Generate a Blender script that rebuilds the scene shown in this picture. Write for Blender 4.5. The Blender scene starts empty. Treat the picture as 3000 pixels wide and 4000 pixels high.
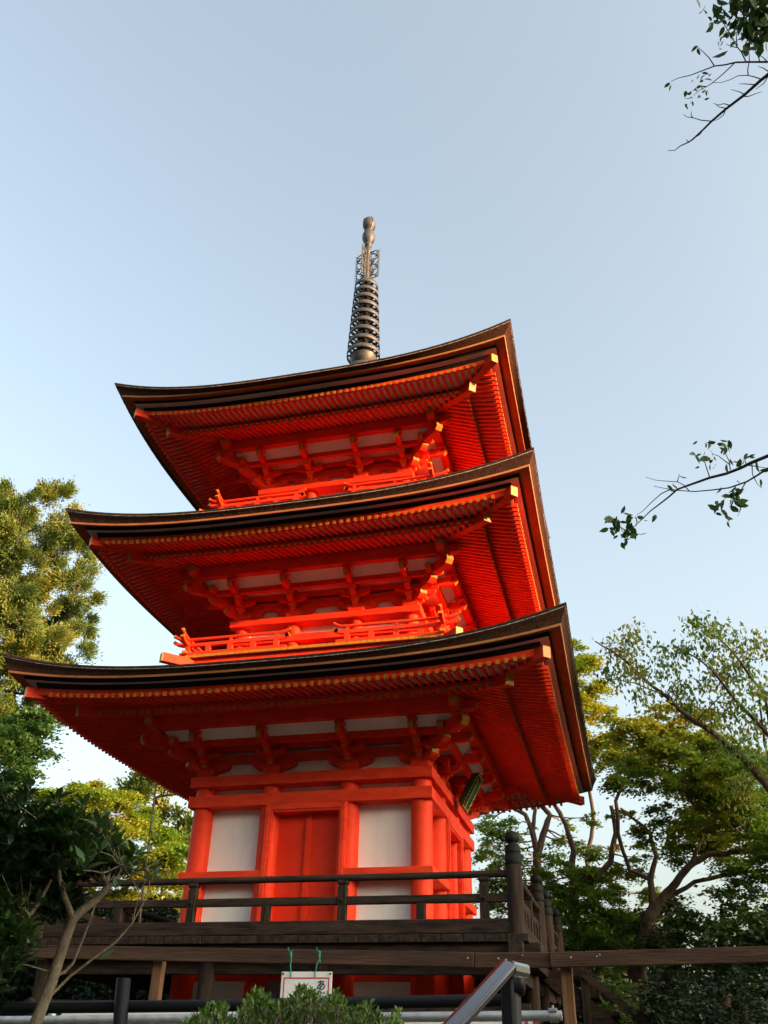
import bpy, math, random
import numpy as np
from mathutils import Vector, Matrix
PI = math.pi
sc = bpy.context.scene
COL = sc.collection
# ------------------------------------------------------------------ camera
CAM = Vector((4.2973, -13.9936, -1.1541)); YAW, PITCH, ROLL, FPX = 0.260736, 0.563780, 0.0243742, 3414.2
_fw = Vector((-math.sin(YAW)*math.cos(PITCH), math.cos(YAW)*math.cos(PITCH), math.sin(PITCH)))
_rt0 = Vector((math.cos(YAW), math.sin(YAW), 0)); _up0 = _rt0.cross(_fw)
_rt = _rt0*math.cos(ROLL) + _up0*math.sin(ROLL); _up = -_rt0*math.sin(ROLL) + _up0*math.cos(ROLL)
cd = bpy.data.cameras.new('camera'); cam = bpy.data.objects.new('camera', cd); COL.objects.link(cam)
cam.matrix_world = Matrix(((_rt.x,_up.x,-_fw.x,CAM.x),(_rt.y,_up.y,-_fw.y,CAM.y),(_rt.z,_up.z,-_fw.z,CAM.z),(0,0,0,1)))
cd.sensor_fit = 'HORIZONTAL'; cd.sensor_width = 36; cd.lens = 36*FPX/3000
cd.clip_start = 0.05; cd.clip_end = 2000
sc.camera = cam
# ------------------------------------------------------------------ light
SUN_EL, SUN_AZ = math.radians(8.0), math.radians(-14)      # azimuth from +X, negative towards the camera side
sd = Vector((math.cos(SUN_EL)*math.cos(SUN_AZ), math.cos(SUN_EL)*math.sin(SUN_AZ), math.sin(SUN_EL)))
w = bpy.data.worlds.new('World'); sc.world = w; w.use_nodes = True
nt = w.node_tree; bg = nt.nodes['Background']
sky = nt.nodes.new('ShaderNodeTexSky'); sky.sky_type = 'NISHITA'; sky.sun_disc = False
sky.sun_elevation = math.radians(14); sky.sun_rotation = math.radians(90)-SUN_AZ
sky.altitude = 100; sky.air_density = 1.0; sky.dust_density = 8; sky.ozone_density = 0.4
hs = nt.nodes.new('ShaderNodeHueSaturation'); hs.inputs['Saturation'].default_value = 0.80; hs.inputs['Value'].default_value = 1.47
gm = nt.nodes.new('ShaderNodeGamma'); gm.inputs[1].default_value = 0.88
nt.links.new(sky.outputs[0], gm.inputs[0]); nt.links.new(gm.outputs[0], hs.inputs['Color']); tn = nt.nodes.new('ShaderNodeMixRGB'); tn.blend_type = 'MULTIPLY'; tn.inputs[0].default_value = 1; tn.inputs[2].default_value = (0.99, 1.012, 0.955, 1)
nt.links.new(hs.outputs[0], tn.inputs[1]); nt.links.new(tn.outputs[0], bg.inputs[0]); bg.inputs[1].default_value = 0.15
sl = bpy.data.lights.new('sun', 'SUN'); sl.energy = 5.0; sl.angle = math.radians(0.6); sl.color = (1.0, 0.50, 0.24)
so = bpy.data.objects.new('sun', sl); COL.objects.link(so); so.rotation_euler = sd.to_track_quat('Z','Y').to_euler()
sc.view_settings.view_transform = 'Standard'; sc.view_settings.look = 'None'
sc.view_settings.exposure = 1.5; sc.view_settings.gamma = 1.0
sc.cycles.use_denoising = True
sc.cycles.max_bounces = 7; sc.cycles.diffuse_bounces = 5; sc.cycles.transmission_bounces = 2; sc.cycles.glossy_bounces = 3
# ------------------------------------------------------------------ helpers
def ray(u, v):      # direction of a point of the photograph (coordinates on a 1659 px wide copy)
    k = 3000/1659
    return _fw + _rt*((u*k-1500)/FPX) + _up*((2000-v*k)/FPX)
def P(u, v, d):     # the point at distance d metres
    return CAM + ray(u, v).normalized()*d
def PY(u, v, y):
    r = ray(u, v); return CAM + r*((y-CAM.y)/r.y)
def tag(o, label=None, cat=None, group=None, kind=None):
    if label: o['label'] = label
    if cat: o['category'] = cat
    if group: o['group'] = group
    if kind: o['kind'] = kind
    return o
def empty(name, loc=(0,0,0), parent=None):
    o = bpy.data.objects.new(name, None); COL.objects.link(o); o.location = loc; o.empty_display_size = .1
    if parent is not None: o.parent = parent
    return o
def inst(name, me, parent=None, loc=(0,0,0), rz=0):
    o = bpy.data.objects.new(name, me); COL.objects.link(o); o.location = loc; o.rotation_euler = (0,0,rz)
    if parent is not None: o.parent = parent
    return o
class MB:
    def __init__(s): s.v=[]; s.f=[]; s.m=[]; s.s=[]
    def add(s, vs, fs, mi=0, smooth=False, mis=None):
        b=len(s.v); s.v += [tuple(p) for p in vs]
        for i,f in enumerate(fs):
            s.f.append([b+j for j in f]); s.m.append(mis[i] if mis else mi); s.s.append(smooth)
    def box(s, x0,x1,y0,y1,z0,z1, mi=0):
        s.add([(x0,y0,z0),(x1,y0,z0),(x1,y1,z0),(x0,y1,z0),(x0,y0,z1),(x1,y0,z1),(x1,y1,z1),(x0,y1,z1)],
              [(0,3,2,1),(4,5,6,7),(0,1,5,4),(1,2,6,5),(2,3,7,6),(3,0,4,7)], mi)
    def frus(s, cx,cy,z0,z1,h0,h1, mi=0):   # square frustum
        vs=[(cx+a*h0,cy+b*h0,z0) for a,b in ((-1,-1),(1,-1),(1,1),(-1,1))]+[(cx+a*h1,cy+b*h1,z1) for a,b in ((-1,-1),(1,-1),(1,1),(-1,1))]
        s.add(vs,[(0,3,2,1),(4,5,6,7),(0,1,5,4),(1,2,6,5),(2,3,7,6),(3,0,4,7)],mi)
    def beam(s, p, q, w, h, mi=0, cap=None, w2=None, h2=None):     # bar from p to q, w across, h high
        p=Vector(p); q=Vector(q); d=(q-p).normalized()
        up=Vector((0,0,1)) if abs(d.z)<.98 else Vector((0,1,0))
        a=d.cross(up).normalized(); u=a.cross(d).normalized()
        w2=w2 or w; h2=h2 or h
        def ring(c,w,h): return [c-a*w/2-u*h/2, c+a*w/2-u*h/2, c+a*w/2+u*h/2, c-a*w/2+u*h/2]
        F=[(0,1,2,3)[::-1],(4,5,6,7),(0,1,5,4),(1,2,6,5),(2,3,7,6),(3,0,4,7)]
        s.add(ring(p,w,h)+ring(q,w2,h2),F,mi)
        if cap is not None:
            c0=q-d*.012; c1=q+d*.003
            s.add(ring(c0,w2+.004,h2+.004)+ring(c1,w2+.004,h2+.004),F,cap)
    def prism(s, prof, o, d, w, mi=0, cap=None, capmi=1):    # prof: (along d, z) polygon, extruded w across
        o=Vector(o); d=Vector((d[0],d[1],0)).normalized(); a=Vector((-d.y,d.x,0))
        n=len(prof); vs=[o+d*x+Vector((0,0,z))-a*w/2 for x,z in prof]+[o+d*x+Vector((0,0,z))+a*w/2 for x,z in prof]
        fs=[tuple(range(n)),tuple(range(2*n-1,n-1,-1))]+[(i,i+n,(i+1)%n+n,(i+1)%n) for i in range(n)]
        mis=[mi,mi]+[capmi if cap and i in cap else mi for i in range(n)]
        s.add(vs,fs,mi,mis=mis)
    def lathe(s, prof, c=(0,0,0), n=20, mi=0, smooth=True):
        vs=[];fs=[]
        for r,z in prof:
            for i in range(n):
                a=2*PI*i/n; vs.append((c[0]+r*math.cos(a),c[1]+r*math.sin(a),c[2]+z))
        for j in range(len(prof)-1):
            for i in range(n):
                k=(i+1)%n; fs.append((j*n+i,j*n+k,(j+1)*n+k,(j+1)*n+i))
        s.add(vs,fs,mi,smooth)
        m=len(prof)-1
        s.add([vs[i] for i in range(n)][::-1],[tuple(range(n))],mi); s.add([vs[m*n+i] for i in range(n)],[tuple(range(n))],mi)
    def tube(s, pts, rad, n=8, mi=0, capmi=None):
        pts=[Vector(p) for p in pts]; m=len(pts)
        if not hasattr(rad,'__len__'): rad=[rad]*m
        vs=[];fs=[]; ref=None
        for i,p in enumerate(pts):
            d=(pts[min(i+1,m-1)]-pts[max(i-1,0)])
            if d.length<1e-9: d=Vector((0,0,1))
            d.normalize()
            if ref is None:
                ref=Vector((0,0,1)) if abs(d.z)<.9 else Vector((1,0,0))
                a=d.cross(ref).normalized()
            else:
                a=(a-d*a.dot(d)); 
                if a.length<1e-6: a=d.cross(Vector((.3,.5,.8)))
                a.normalize()
            b=d.cross(a)
            for k in range(n):
                t=2*PI*k/n; vs.append(p+(a*math.cos(t)+b*math.sin(t))*rad[i])
        for i in range(m-1):
            for k in range(n):
                l=(k+1)%n; fs.append((i*n+k,i*n+l,(i+1)*n+l,(i+1)*n+k))
        s.add(vs,fs,mi,True)
        cm=mi if capmi is None else capmi
        s.add(vs[:n][::-1],[tuple(range(n))],cm); s.add(vs[-n:],[tuple(range(n))],cm)
    def mesh(s, name, mats, off=(0,0,0)):
        me=bpy.data.meshes.new(name)
        if any(off): s.v=[(a-off[0],b-off[1],c-off[2]) for a,b,c in s.v]
        me.from_pydata(s.v,[],s.f); 
        for m in mats: me.materials.append(m)
        me.polygons.foreach_set('material_index', s.m); me.polygons.foreach_set('use_smooth', s.s)
        me.update(); return me
    def build(s, name, mats, parent=None, loc=(0,0,0), rz=0, bev=0, local=False):
        if not isinstance(mats,(list,tuple)): mats=[mats]
        o=inst(name, s.mesh(name,mats), parent, loc, rz)
        if bev:
            b=o.modifiers.new('bevel','BEVEL'); b.width=bev; b.segments=2; b.limit_method='ANGLE'
        return o
# ------------------------------------------------------------------ materials
def mat(name, c1, c2=None, scale=6, rough=.6, bump=0, metal=0, stretch=(1,1,1), spec=.5, detail=6, coat=0, c3=None, bscale=None, lo=.35, hi=.65):
    m=bpy.data.materials.new(name); m.use_nodes=True; nt=m.node_tree; b=nt.nodes['Principled BSDF']
    b.inputs['Roughness'].default_value=rough; b.inputs['Metallic'].default_value=metal; b.inputs['Specular IOR Level'].default_value=spec
    b.inputs['Base Color'].default_value=(*c1,1)
    if coat: b.inputs['Coat Weight'].default_value=coat; b.inputs['Coat Roughness'].default_value=.1
    tc=nt.nodes.new('ShaderNodeTexCoord'); mp=nt.nodes.new('ShaderNodeMapping'); mp.inputs['Scale'].default_value=stretch
    nt.links.new(tc.outputs['Object'],mp.inputs[0])
    if c2:
        n=nt.nodes.new('ShaderNodeTexNoise'); n.inputs['Scale'].default_value=scale; n.inputs['Detail'].default_value=detail
        n.inputs['Roughness'].default_value=.65
        nt.links.new(mp.outputs[0],n.inputs[0])
        r=nt.nodes.new('ShaderNodeValToRGB'); e=r.color_ramp.elements
        e[0].position=lo; e[0].color=(*c1,1); e[1].position=hi; e[1].color=(*c2,1)
        if c3: x=e.new(.9); x.color=(*c3,1)
        nt.links.new(n.outputs[0],r.inputs[0]); nt.links.new(r.outputs[0],b.inputs['Base Color'])
    if bump:
        n2=nt.nodes.new('ShaderNodeTexNoise'); n2.inputs['Scale'].default_value=bscale or scale*4; n2.inputs['Detail'].default_value=5
        nt.links.new(mp.outputs[0],n2.inputs[0])
        bp=nt.nodes.new('ShaderNodeBump'); bp.inputs['Strength'].default_value=bump; bp.inputs['Distance'].default_value=.01
        nt.links.new(n2.outputs[0],bp.inputs['Height']); nt.links.new(bp.outputs[0],b.inputs['Normal'])
    return m
RED=mat('vermilion_paint',(.60,.027,.006),(.80,.047,.011),scale=4,lo=.22,hi=.55,rough=.6,bump=.25,bscale=30,spec=.2)
REDW=mat('vermilion_worn',(.58,.026,.008),(.80,.052,.014),scale=3.2,lo=.25,hi=.58,rough=.62,bump=.35,stretch=(1,1,3),bscale=18,spec=.2)
DOORM=mat('door_vermilion',(.66,.026,.006),(.80,.044,.010),scale=1.5,rough=.5,bump=.15,bscale=22,spec=.2)
WHITE=mat('plaster',(.74,.72,.675),(.87,.85,.81),scale=2.4,stretch=(1,1,.3),lo=.25,hi=.52,rough=.85,bump=.12,bscale=40,spec=.2)
GOLD=mat('ochre_paint',(.40,.15,.006),(.50,.21,.012),scale=9,rough=.5,spec=.4)
GOLDR=mat('rafter_end_ochre',(.30,.115,.006),(.42,.18,.015),scale=7,rough=.6,spec=.25)
GOLDM=mat('gilt_metal',(.75,.45,.10),(.85,.58,.2),scale=9,rough=.35,metal=.8)
BARK=mat('bark_thatch',(.032,.013,.008),(.080,.033,.018),scale=30,rough=.92,bump=.9,bscale=60,spec=.15,stretch=(1,1,1))
BARKT=mat('bark_top',(.022,.014,.010),(.055,.034,.025),scale=14,rough=.95,bump=.8,bscale=50,spec=.1)
SOFF=mat('cedar_board',(.25,.062,.02),(.38,.105,.035),scale=2.5,rough=.7,bump=.3,stretch=(1,1,1),spec=.3)
STRIP=mat('cedar_edge',(.38,.14,.045),(.50,.20,.07),scale=3,rough=.6,spec=.3)
GLINT_SCREW=mat('glint_line_screw',(.10,.08,.06),(.55,.46,.38),scale=34,rough=.6)  # pale speckle paints a specular glint along the bark rim; also colours screws
GREY=mat('grey_board',(.50,.43,.40),(.60,.53,.50),scale=2,rough=.8)
BLACK=mat('black_lacquer',(.006,.005,.005),rough=.7,spec=.2)
WOOD=mat('weathered_wood',(.010,.0065,.005),(.048,.030,.021),scale=2.2,rough=.85,bump=.9,stretch=(1.2,9,9),bscale=10,spec=.2)
WOODY=mat('weathered_wood_y',(.010,.0065,.005),(.044,.029,.021),scale=2.2,rough=.85,bump=.9,stretch=(9,1.2,9),bscale=10,spec=.2)
WOODZ=mat('weathered_wood_z',(.011,.007,.005),(.044,.028,.020),scale=2.2,rough=.85,bump=.9,stretch=(9,9,1.0),bscale=10,spec=.2)
WOOD2=mat('fence_wood',(.038,.021,.014),(.088,.050,.032),scale=2.0,rough=.8,bump=.7,stretch=(1.0,12,12),bscale=9,spec=.2)
WOOD2Z=mat('fence_post_wood',(.10,.048,.024),(.19,.10,.05),scale=2.2,rough=.8,bump=.6,stretch=(12,12,1.0),bscale=9,spec=.2)
IRON=mat('cast_iron',(.005,.006,.006),(.012,.014,.013),scale=5,rough=.7,spec=.15,metal=0,bump=.2)
BRONZE=mat('aged_bronze',(.038,.037,.035),(.080,.076,.070),scale=6,rough=.5,metal=.1,bump=.2)
BRONZD=mat('dark_bronze',(.012,.012,.012),(.028,.026,.022),scale=6,rough=.35,metal=.5)
LATT=mat('green_lattice',(.01,.05,.025),(.02,.08,.04),scale=8,rough=.6)
GREEN=mat('plaque_green',(.008,.085,.035),(.012,.12,.05),scale=8,rough=.35)
# ------------------------------------------------------------------ pagoda
PAG = empty('pagoda'); tag(PAG,'vermilion three-storied wooden pagoda with bark roofs and a bronze ringed finial','pagoda')
def rotp(p,k):
    x,y,z=p
    for _ in range(k%4): x,y=-y,x
    return (x,y,z)
def sweep4(mb, pts, mis, n=40, p=3.0, smooth=False, jit=0, seed=0):   # pts: (w, z, rise); four mitred sides
    rg=random.Random(seed)
    for k in range(4):
        vs=[]
        for j,(w,z,r) in enumerate(pts):
            for i in range(n+1):
                s=-1+2*i/n; jj=(rg.uniform(-jit,jit) if jit and 0<i<n else 0)
                vs.append(rotp((s*w,-(w+jj),z+r*abs(s)**p),k))
        fs=[];ms=[]
        for j in range(len(pts)-1):
            if mis[j] is None: continue
            for i in range(n):
                fs.append((j*(n+1)+i,j*(n+1)+i+1,(j+1)*(n+1)+i+1,(j+1)*(n+1)+i)); ms.append(mis[j])
        mb.add(vs,fs,smooth=smooth,mis=ms)
def mitre(mb,o0,o1,z0,z1,mi=0,ks=(0,1,2,3)):
    for k in ks:
        vs=[rotp(q,k) for q in ((-o1,-o1,z0),(o1,-o1,z0),(o0,-o0,z0),(-o0,-o0,z0),(-o1,-o1,z1),(o1,-o1,z1),(o0,-o0,z1),(-o0,-o0,z1))]
        mb.add(vs,[(0,3,2,1),(4,5,6,7),(0,1,5,4),(2,3,7,6)],mi)
def sidebox(mb,k,t0,t1,o0,o1,z0,z1,mi=0):
    vs=[rotp((t,-o,z),k) for z in (z0,z1) for t,o in ((t0,o1),(t1,o1),(t1,o0),(t0,o0))]
    mb.add(vs,[(0,3,2,1),(4,5,6,7),(0,1,5,4),(1,2,6,5),(2,3,7,6),(3,0,4,7)],mi)
ST=[dict(c=1.66,ci=.60,r=.15,z0=-1.35,db=2.29,dt=2.45,dh=1.85,
      w=3.67,zf=3.035,Rf=.17,ob=3.05,zb=3.025,Rb=.07,h2=(3.158,3.046),h1=(3.692,3.161),pitch=.1115,
      gi=(3.617,3.238,.18),go=(3.73,3.218,.21),bk=(3.748,3.275,.21),og=(3.899,3.219,.261),tip=(3.998,3.33,.417),rt=3.16,
      roof=[(3.6,3.44,.30),(3.0,3.62,.16),(2.4,3.85,.05),(1.5,4.14,0)]),
    dict(c=1.46,ci=.54,r=.115,z0=4.2,db=4.99,dt=5.10,dh=1.635,
      w=3.411,zf=5.668,Rf=.16,ob=2.85,zb=5.695,Rb=.07,h2=(2.952,5.699),h1=(3.408,5.793),pitch=.1085,
      gi=(3.362,5.885,.174),go=(3.481,5.856,.195),bk=(3.499,5.907,.20),og=(3.661,5.823,.269),tip=(3.757,5.95,.396),rt=5.805,
      roof=[(3.3,6.10,.25),(2.7,6.38,.1),(2.1,6.68,0),(1.4,6.98,0)]),
    dict(c=1.30,ci=.48,r=.105,z0=6.95,db=7.745,dt=7.855,dh=1.473,
      w=3.183,zf=8.412,Rf=.18,ob=2.68,zb=8.385,Rb=.07,h2=(2.788,8.377),h1=(3.229,8.539),pitch=.1087,
      gi=(3.143,8.614,.178),go=(3.26,8.605,.20),bk=(3.27,8.659,.20),og=(3.427,8.59,.277),tip=(3.556,8.66,.455),rt=8.52,
      roof=[(3.0,8.95,.25),(2.2,9.5,.08),(1.2,10.2,0),(.4,10.95,0)])]
indiv=[]; rest=MB()
def rafter(mb,k,x,o0,z0,o1,z1,w,h):
    a=rotp((x,-o0,z0+h/2),k); b=rotp((x,-o1,z1+h/2),k)
    mb.beam(a,b,w,h,0); d=(Vector(b)-Vector(a)).normalized(); mb.beam(Vector(b)-d*.002,Vector(b)+d*.003,w+.003,h+.003,1)
colmesh={}
for li,s in enumerate(ST):
    c=s['c']; op=c+.64; zd=s['dt']
    # --- columns
    m=MB(); r=s['r']; m.lathe([(r,s['z0']),(r,s['db']-.12),(r*.93,s['db']-.03),(r*.93,s['db']+.01)],n=24)
    me=m.mesh('column',[RED])
    for k in range(4):
        for t in (-c,-s['ci'],s['ci']):
            inst('column',me,PAG,rotp((t,-c,0),k))
    # --- top plate
    m=MB(); mitre(m,c-.12,s['dh'],s['db'],s['dt']); m.build('wall_plate',REDW,PAG,bev=.008)
    hi=c-.07
    if li==0:
        m=MB(); mitre(m,hi-.03,1.845,1.998,2.165); m.build('tie_beam',REDW,PAG,bev=.008)
        for k in range(4):
            for sg in (-1,1):
                m=MB()   # waist rail from the corner to the door frame, mitred at the corner
                o0,o1,z0,z1=hi-.02,1.85,.985,1.105
                q=[(sg*o1,-o1),(sg*.60,-o1),(sg*.60,-o0),(sg*o0,-o0)]
                if sg>0: q=q[::-1]
                vs=[rotp((x,y,z),k) for z in (z0,z1) for x,y in q]
                m.add(vs,[(0,3,2,1)[::-1] if 0 else (3,2,1,0),(4,5,6,7),(0,1,5,4),(1,2,6,5),(2,3,7,6),(3,0,4,7)])
                m.build('waist_rail',REDW,PAG,bev=.006)
                m=MB(); a,b=sorted((sg*(s['ci']+.02),sg*(c-.02))); sidebox(m,k,a,b,hi-.06,hi,s['z0']+.3,zd)
                m.build('wall_panel',WHITE,PAG)
            m=MB(); sidebox(m,k,-.62,.62,hi-.06,hi,2.0,zd); m.build('wall_panel',WHITE,PAG)
            m=MB(); sidebox(m,k,-c,c,hi-.05,hi+.03,-.25,.02); sidebox(m,k,-c,c,hi-.05,hi+.05,-1.2,-.95); m.build('sill_beam',REDW,PAG)
            # door: frame > leaves
            d=empty('door',(0,0,0),PAG)
            m=MB()
            for sg in (-1,1):
                a,b=sorted((sg*.615,sg*.50)); sidebox(m,k,a,b,hi-.04,1.845,.02,2.02)
                a,b=sorted((sg*.60,sg*.53)); sidebox(m,k,a,b,1.846,1.862,.02,2.0)
            sidebox(m,k,-.50,.50,hi-.04,1.845,1.885,2.02); sidebox(m,k,-.53,.53,1.846,1.862,1.915,1.985)
            sidebox(m,k,-.50,.50,hi-.04,1.82,-.02,.08)
            m.build('door_frame',REDW,d,bev=.008)
            for sg in (-1,1):
                m=MB(); a,b=sorted((sg*.003,sg*.50)); sidebox(m,k,a,b,hi+.03,hi+.07,.08,1.884)
                a,b=sorted((sg*.44,sg*.499)); sidebox(m,k,a,b,hi+.071,hi+.09,.08,1.883)
                m.build('door_leaf',DOORM,d,bev=.004)
            m=MB(); sidebox(m,k,-.03,.055,hi+.071,hi+.105,.08,1.883); m.build('meeting_stile',DOORM,d,bev=.004)
    else:
        z0=s['z0']; b=s['db']
        for k in range(4):
            for sg in (-1,1):
                m=MB(); a,e=sorted((sg*(s['ci']+.02),sg*(c-.02))); sidebox(m,k,a,e,hi-.06,hi,z0,zd); m.build('wall_panel',WHITE,PAG)
                win=empty('lattice_window',(0,0,0),PAG); m=MB(); cx=(a+e)/2; hw=.25
                sidebox(m,k,cx-hw,cx+hw,hi+.001,hi+.012,b-.62,b-.42,1)
                for q in range(13):
                    x=cx-hw+.02+q*(2*hw-.04)/12; sidebox(m,k,x-.009,x+.009,hi+.013,hi+.035,b-.62,b-.42,0)
                m.build('window_lattice',[LATT,BLACK],win)
                m=MB(); sidebox(m,k,cx-hw-.05,cx+hw+.05,hi-.01,hi+.05,b-.42,b-.37); sidebox(m,k,cx-hw-.05,cx+hw+.05,hi-.01,hi+.05,b-.67,b-.62)
                sidebox(m,k,cx-hw-.05,cx-hw,hi-.01,hi+.048,b-.62,b-.42); sidebox(m,k,cx+hw,cx+hw+.05,hi-.01,hi+.048,b-.62,b-.42)
                m.build('window_frame',REDW,win)
            m=MB(); sidebox(m,k,-.6,.6,hi-.06,hi,b-.2,zd); m.build('wall_panel',WHITE,PAG)
            d=empty('door',(0,0,0),PAG); m=MB(); sidebox(m,k,-.44,-.005,hi-.03,hi+.03,z0,b-.33); m.build('door_leaf',DOORM,d)
            m=MB(); sidebox(m,k,.005,.44,hi-.03,hi+.03,z0,b-.33); m.build('door_leaf',DOORM,d)
        m=MB(); mitre(m,hi-.02,s['dh']-.04,b-.32,b-.20); m.build('tie_beam',REDW,PAG,bev=.006)
        m=MB(); mitre(m,hi-.02,s['dh']-.04,b-.80,b-.69); m.build('sill_beam',REDW,PAG,bev=.006)
    # --- wall above the plate, horizontal bracket beams, ceiling boards, purlin
    m=MB()
    for k in range(4): sidebox(m,k,-(c-.075),c-.075,hi-.05,hi+.0,zd+.001,zd+.75)
    m.build('bracket_wall',WHITE,PAG)
    def ring(z,o,hw,h,ext,name,mat_=RED):     # a beam per side crossing at the corners
        for k in range(4):
            m=MB(); dz=0.0015*(k%2); L=o+ext
            prof=[(-L,z+dz),(L-.07,z+dz),(L-.02,z+.02),(L,z+.07),(L,z+h+dz),(-L,z+h+dz),(-L,z+.07),(-L+.02,z+.02)] if ext>.15 else [(-L,z+dz),(L,z+dz),(L,z+h+dz),(-L,z+h+dz)]
            if ext>.15: prof[0]=(-L+.07,z+dz)
            d=rotp((1,0,0),k); og_=rotp((0,-(o+(0.001 if k%2 else 0)),0),k)
            m.prism(prof,og_,(d[0],d[1]),hw*2,0,cap=(2,3,5,6) if ext>.15 else (1,3),capmi=1)
            m.build(name,[mat_,GOLD],PAG,bev=.004)
    ring(zd+.22,c,.05,.12,.22,'bracket_beam')
    ring(zd+.40,c,.05,.12,.0,'bracket_beam')
    ring(zd+.385,c+.39,.045,.115,.22,'bracket_beam')
    ring(zd+.60,op,.065,.13,.30,'eave_purlin')
    ring(zd+.731,op,.060,.079,.12,'eave_purlin')
    m=MB(); sweep4(m,[(c+.045,zd+.50,0),(c+.35,zd+.50,0)],[0],n=2); m.build('bracket_ceiling',WHITE,PAG)
    m=MB(); sweep4(m,[(c+.43,zd+.47,0),(op-.03,zd+.66,0)],[0],n=2); m.build('bracket_ceiling',WHITE,PAG)
    # --- bracket sets
    def arm(m,o,d,L,z,h,w=.085,sp=0,capf=True,back=.0):   # rounded bracket arm
        prof=[(-back,z),(L*.45 if L<.5 else L-.22,z),(L-.10,z+h*.12),(L-.04,z+h*.32),(L,z+h*.55),(L,z+h),(-back,z+h)]
        m.prism(prof,o,d,w,0,cap=(4,) if capf else None,capmi=1)
    def nose(m,o,d,L,z,h,w=.08,back=0):
        prof=[(-back,z),(L-.16,z-.03),(L-.05,z-.01),(L,z+.05),(L-.005,z+h*.72),(L-.035,z+h*1.0),(L-.075,z+h*1.02),(L-.10,z+h*.93),(-back,z+h)]
        m.prism(prof,o,d,w,0,cap=(2,3,4,5),capmi=1)
        dv=Vector((d[0],d[1],0)).normalized(); av=Vector((-dv.y,dv.x,0)); base=Vector(o)+dv*(L-.085)+Vector((0,0,z+h*.5))
        for sg in (-1,1):
            pts=[base+av*sg*(w/2)+dv*math.cos(a)*(.008+.0045*a)+Vector((0,0,1))*math.sin(a)*(.008+.0045*a) for a in np.linspace(0,8.5,18)]
            m.tube(pts,.005,4,2)
    def bblk(m,x,y,z,h=.055,s_=.065): m.frus(x,y,z,z+h*.45,s_*.72,s_,0); m.frus(x,y,z+h*.45,z+h,s_,s_,0)
    m=MB()      # set on an inner column, outward = -Y
    for sg in (-1,1):
        arm(m,(0,0,0),(sg,0),.34,.09,.125,w=.10,capf=False)
        bblk(m,sg*.28,0,.215-.03); 
        arm(m,(0,-.20,0),(sg,0),.25,.245,.085,w=.075,capf=False); bblk(m,sg*.20,-.20,.33,.05,.05)
    bblk(m,0,-.19,.175); bblk(m,0,-.39,.325,.06); bblk(m,0,-.64,.50,.06,.07)
    arm(m,(0,0,0),(0,-1),.20,.08,.11); arm(m,(0,0,0),(0,-1),.40,.225,.11); nose(m,(0,0,0),(0,-1),.77,.385,.125)
    me_i=m.mesh('bracket_set',[RED,GOLD,BLACK])
    m=MB(); m.frus(0,0,0,.06,.10,.135); m.frus(0,0,.06,.135,.135,.135); me_b=m.mesh('bearing_block',[RED])
    m=MB()      # corner set, outward = -Y and +X
    for (dx,dy) in ((0,-1),(1,0)):
        arm(m,(0,0,0),(dx,dy),.20,.08,.11); arm(m,(0,0,.0012),(dx,dy),.40,.225,.11); nose(m,(0,0,0.0012),(dx,dy),.77,.385,.125)
        bblk(m,dx*.19,dy*.19,.175); bblk(m,dx*.39,dy*.39,.325,.06); bblk(m,dx*.64,dy*.64,.50,.06,.07)
        arm(m,(0,0,0.002),(-dx,-dy),.34,.09,.125,w=.10,capf=False); bblk(m,-dx*.28,-dy*.28,.185)
        ax,ay=abs(dy),abs(dx)
        for sg in (-1,1):
            arm(m,(dx*.20,dy*.20,0),(ax*sg,ay*sg),.25,.246,.085,w=.075,capf=False)
    q=math.sqrt(.5); dg=(1,-1)
    arm(m,(0,0,0),dg,.36,.082,.13,w=.12); arm(m,(0,0,0),dg,.66,.225,.14,w=.12); nose(m,(0,0,0),dg,1.12,.37,.155,w=.12)
    for dd,zz in ((.28,.20),(.55,.355),(.90,.52)): bblk(m,dd*q,-dd*q,zz,.06,.085)
    m.box(.66-.05,.66+.05,-.71,-.61,.50,.605,0)
    me_c=m.mesh('bracket_set',[RED,GOLD,BLACK])
    for k in range(4):
        for t in (-s['ci'],s['ci']):
            b=inst('bracket_set',me_i,PAG,rotp((t,-c,zd),k),k*PI/2); inst('bearing_block',me_b,b)
        b=inst('bracket_set',me_c,PAG,rotp((c,-c,zd),k),k*PI/2); inst('bearing_block',me_b,b)
    # --- rafters
    zb,ob,Rb,zf,wf,Rf=s['zb'],s['ob'],s['Rb'],s['zf'],s['w'],s['Rf']; ptop=zd+.815
    slope=(ptop-zb)/(ob-op)
    def zbase(o,x): return zb+slope*(ob-o)+Rb*abs(x/ob)**3*max(0,min(1,(o-op)/(ob-op)))
    zf0=zb+.055+.055
    def zfly(o,x):
        f=(o-ob)/(wf-ob); return (zf0+Rb*abs(x/ob)**3)*(1-f)+(zf+Rf*min(1,abs(x/wf))**3)*f
    n=int((s['gi'][0]-.20)/s['pitch'])
    for k in range(4):
        for i in range(-n,n+1):
            x=(i+.5)*s['pitch'] 
            if abs(x)>wf-.22: continue
            o0=max(ob-.15,abs(x)+.05)
            L=[('f',o0,zfly(o0,x),wf,zfly(wf,x),.044,.055)]
            if abs(x)<ob-.10:
                o0=max(c,abs(x)+.04); L.append(('b',o0,zbase(o0,x),ob,zbase(ob,x),.05,.055))
            for kind,a0,az,a1,az1,ww,hh in L:
                vis=(li==0 and k==0 and (kind=='f')) or (li==1 and k==0 and kind=='f' and x<1.6)
                if vis and len(indiv)<100:
                    m=MB(); rafter(m,k,x,a0,az,a1,az1,ww,hh); indiv.append(m.build('rafter',[RED,GOLDR],PAG))
                else: rafter(rest,k,x,a0,az,a1,az1,ww,hh)
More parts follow.
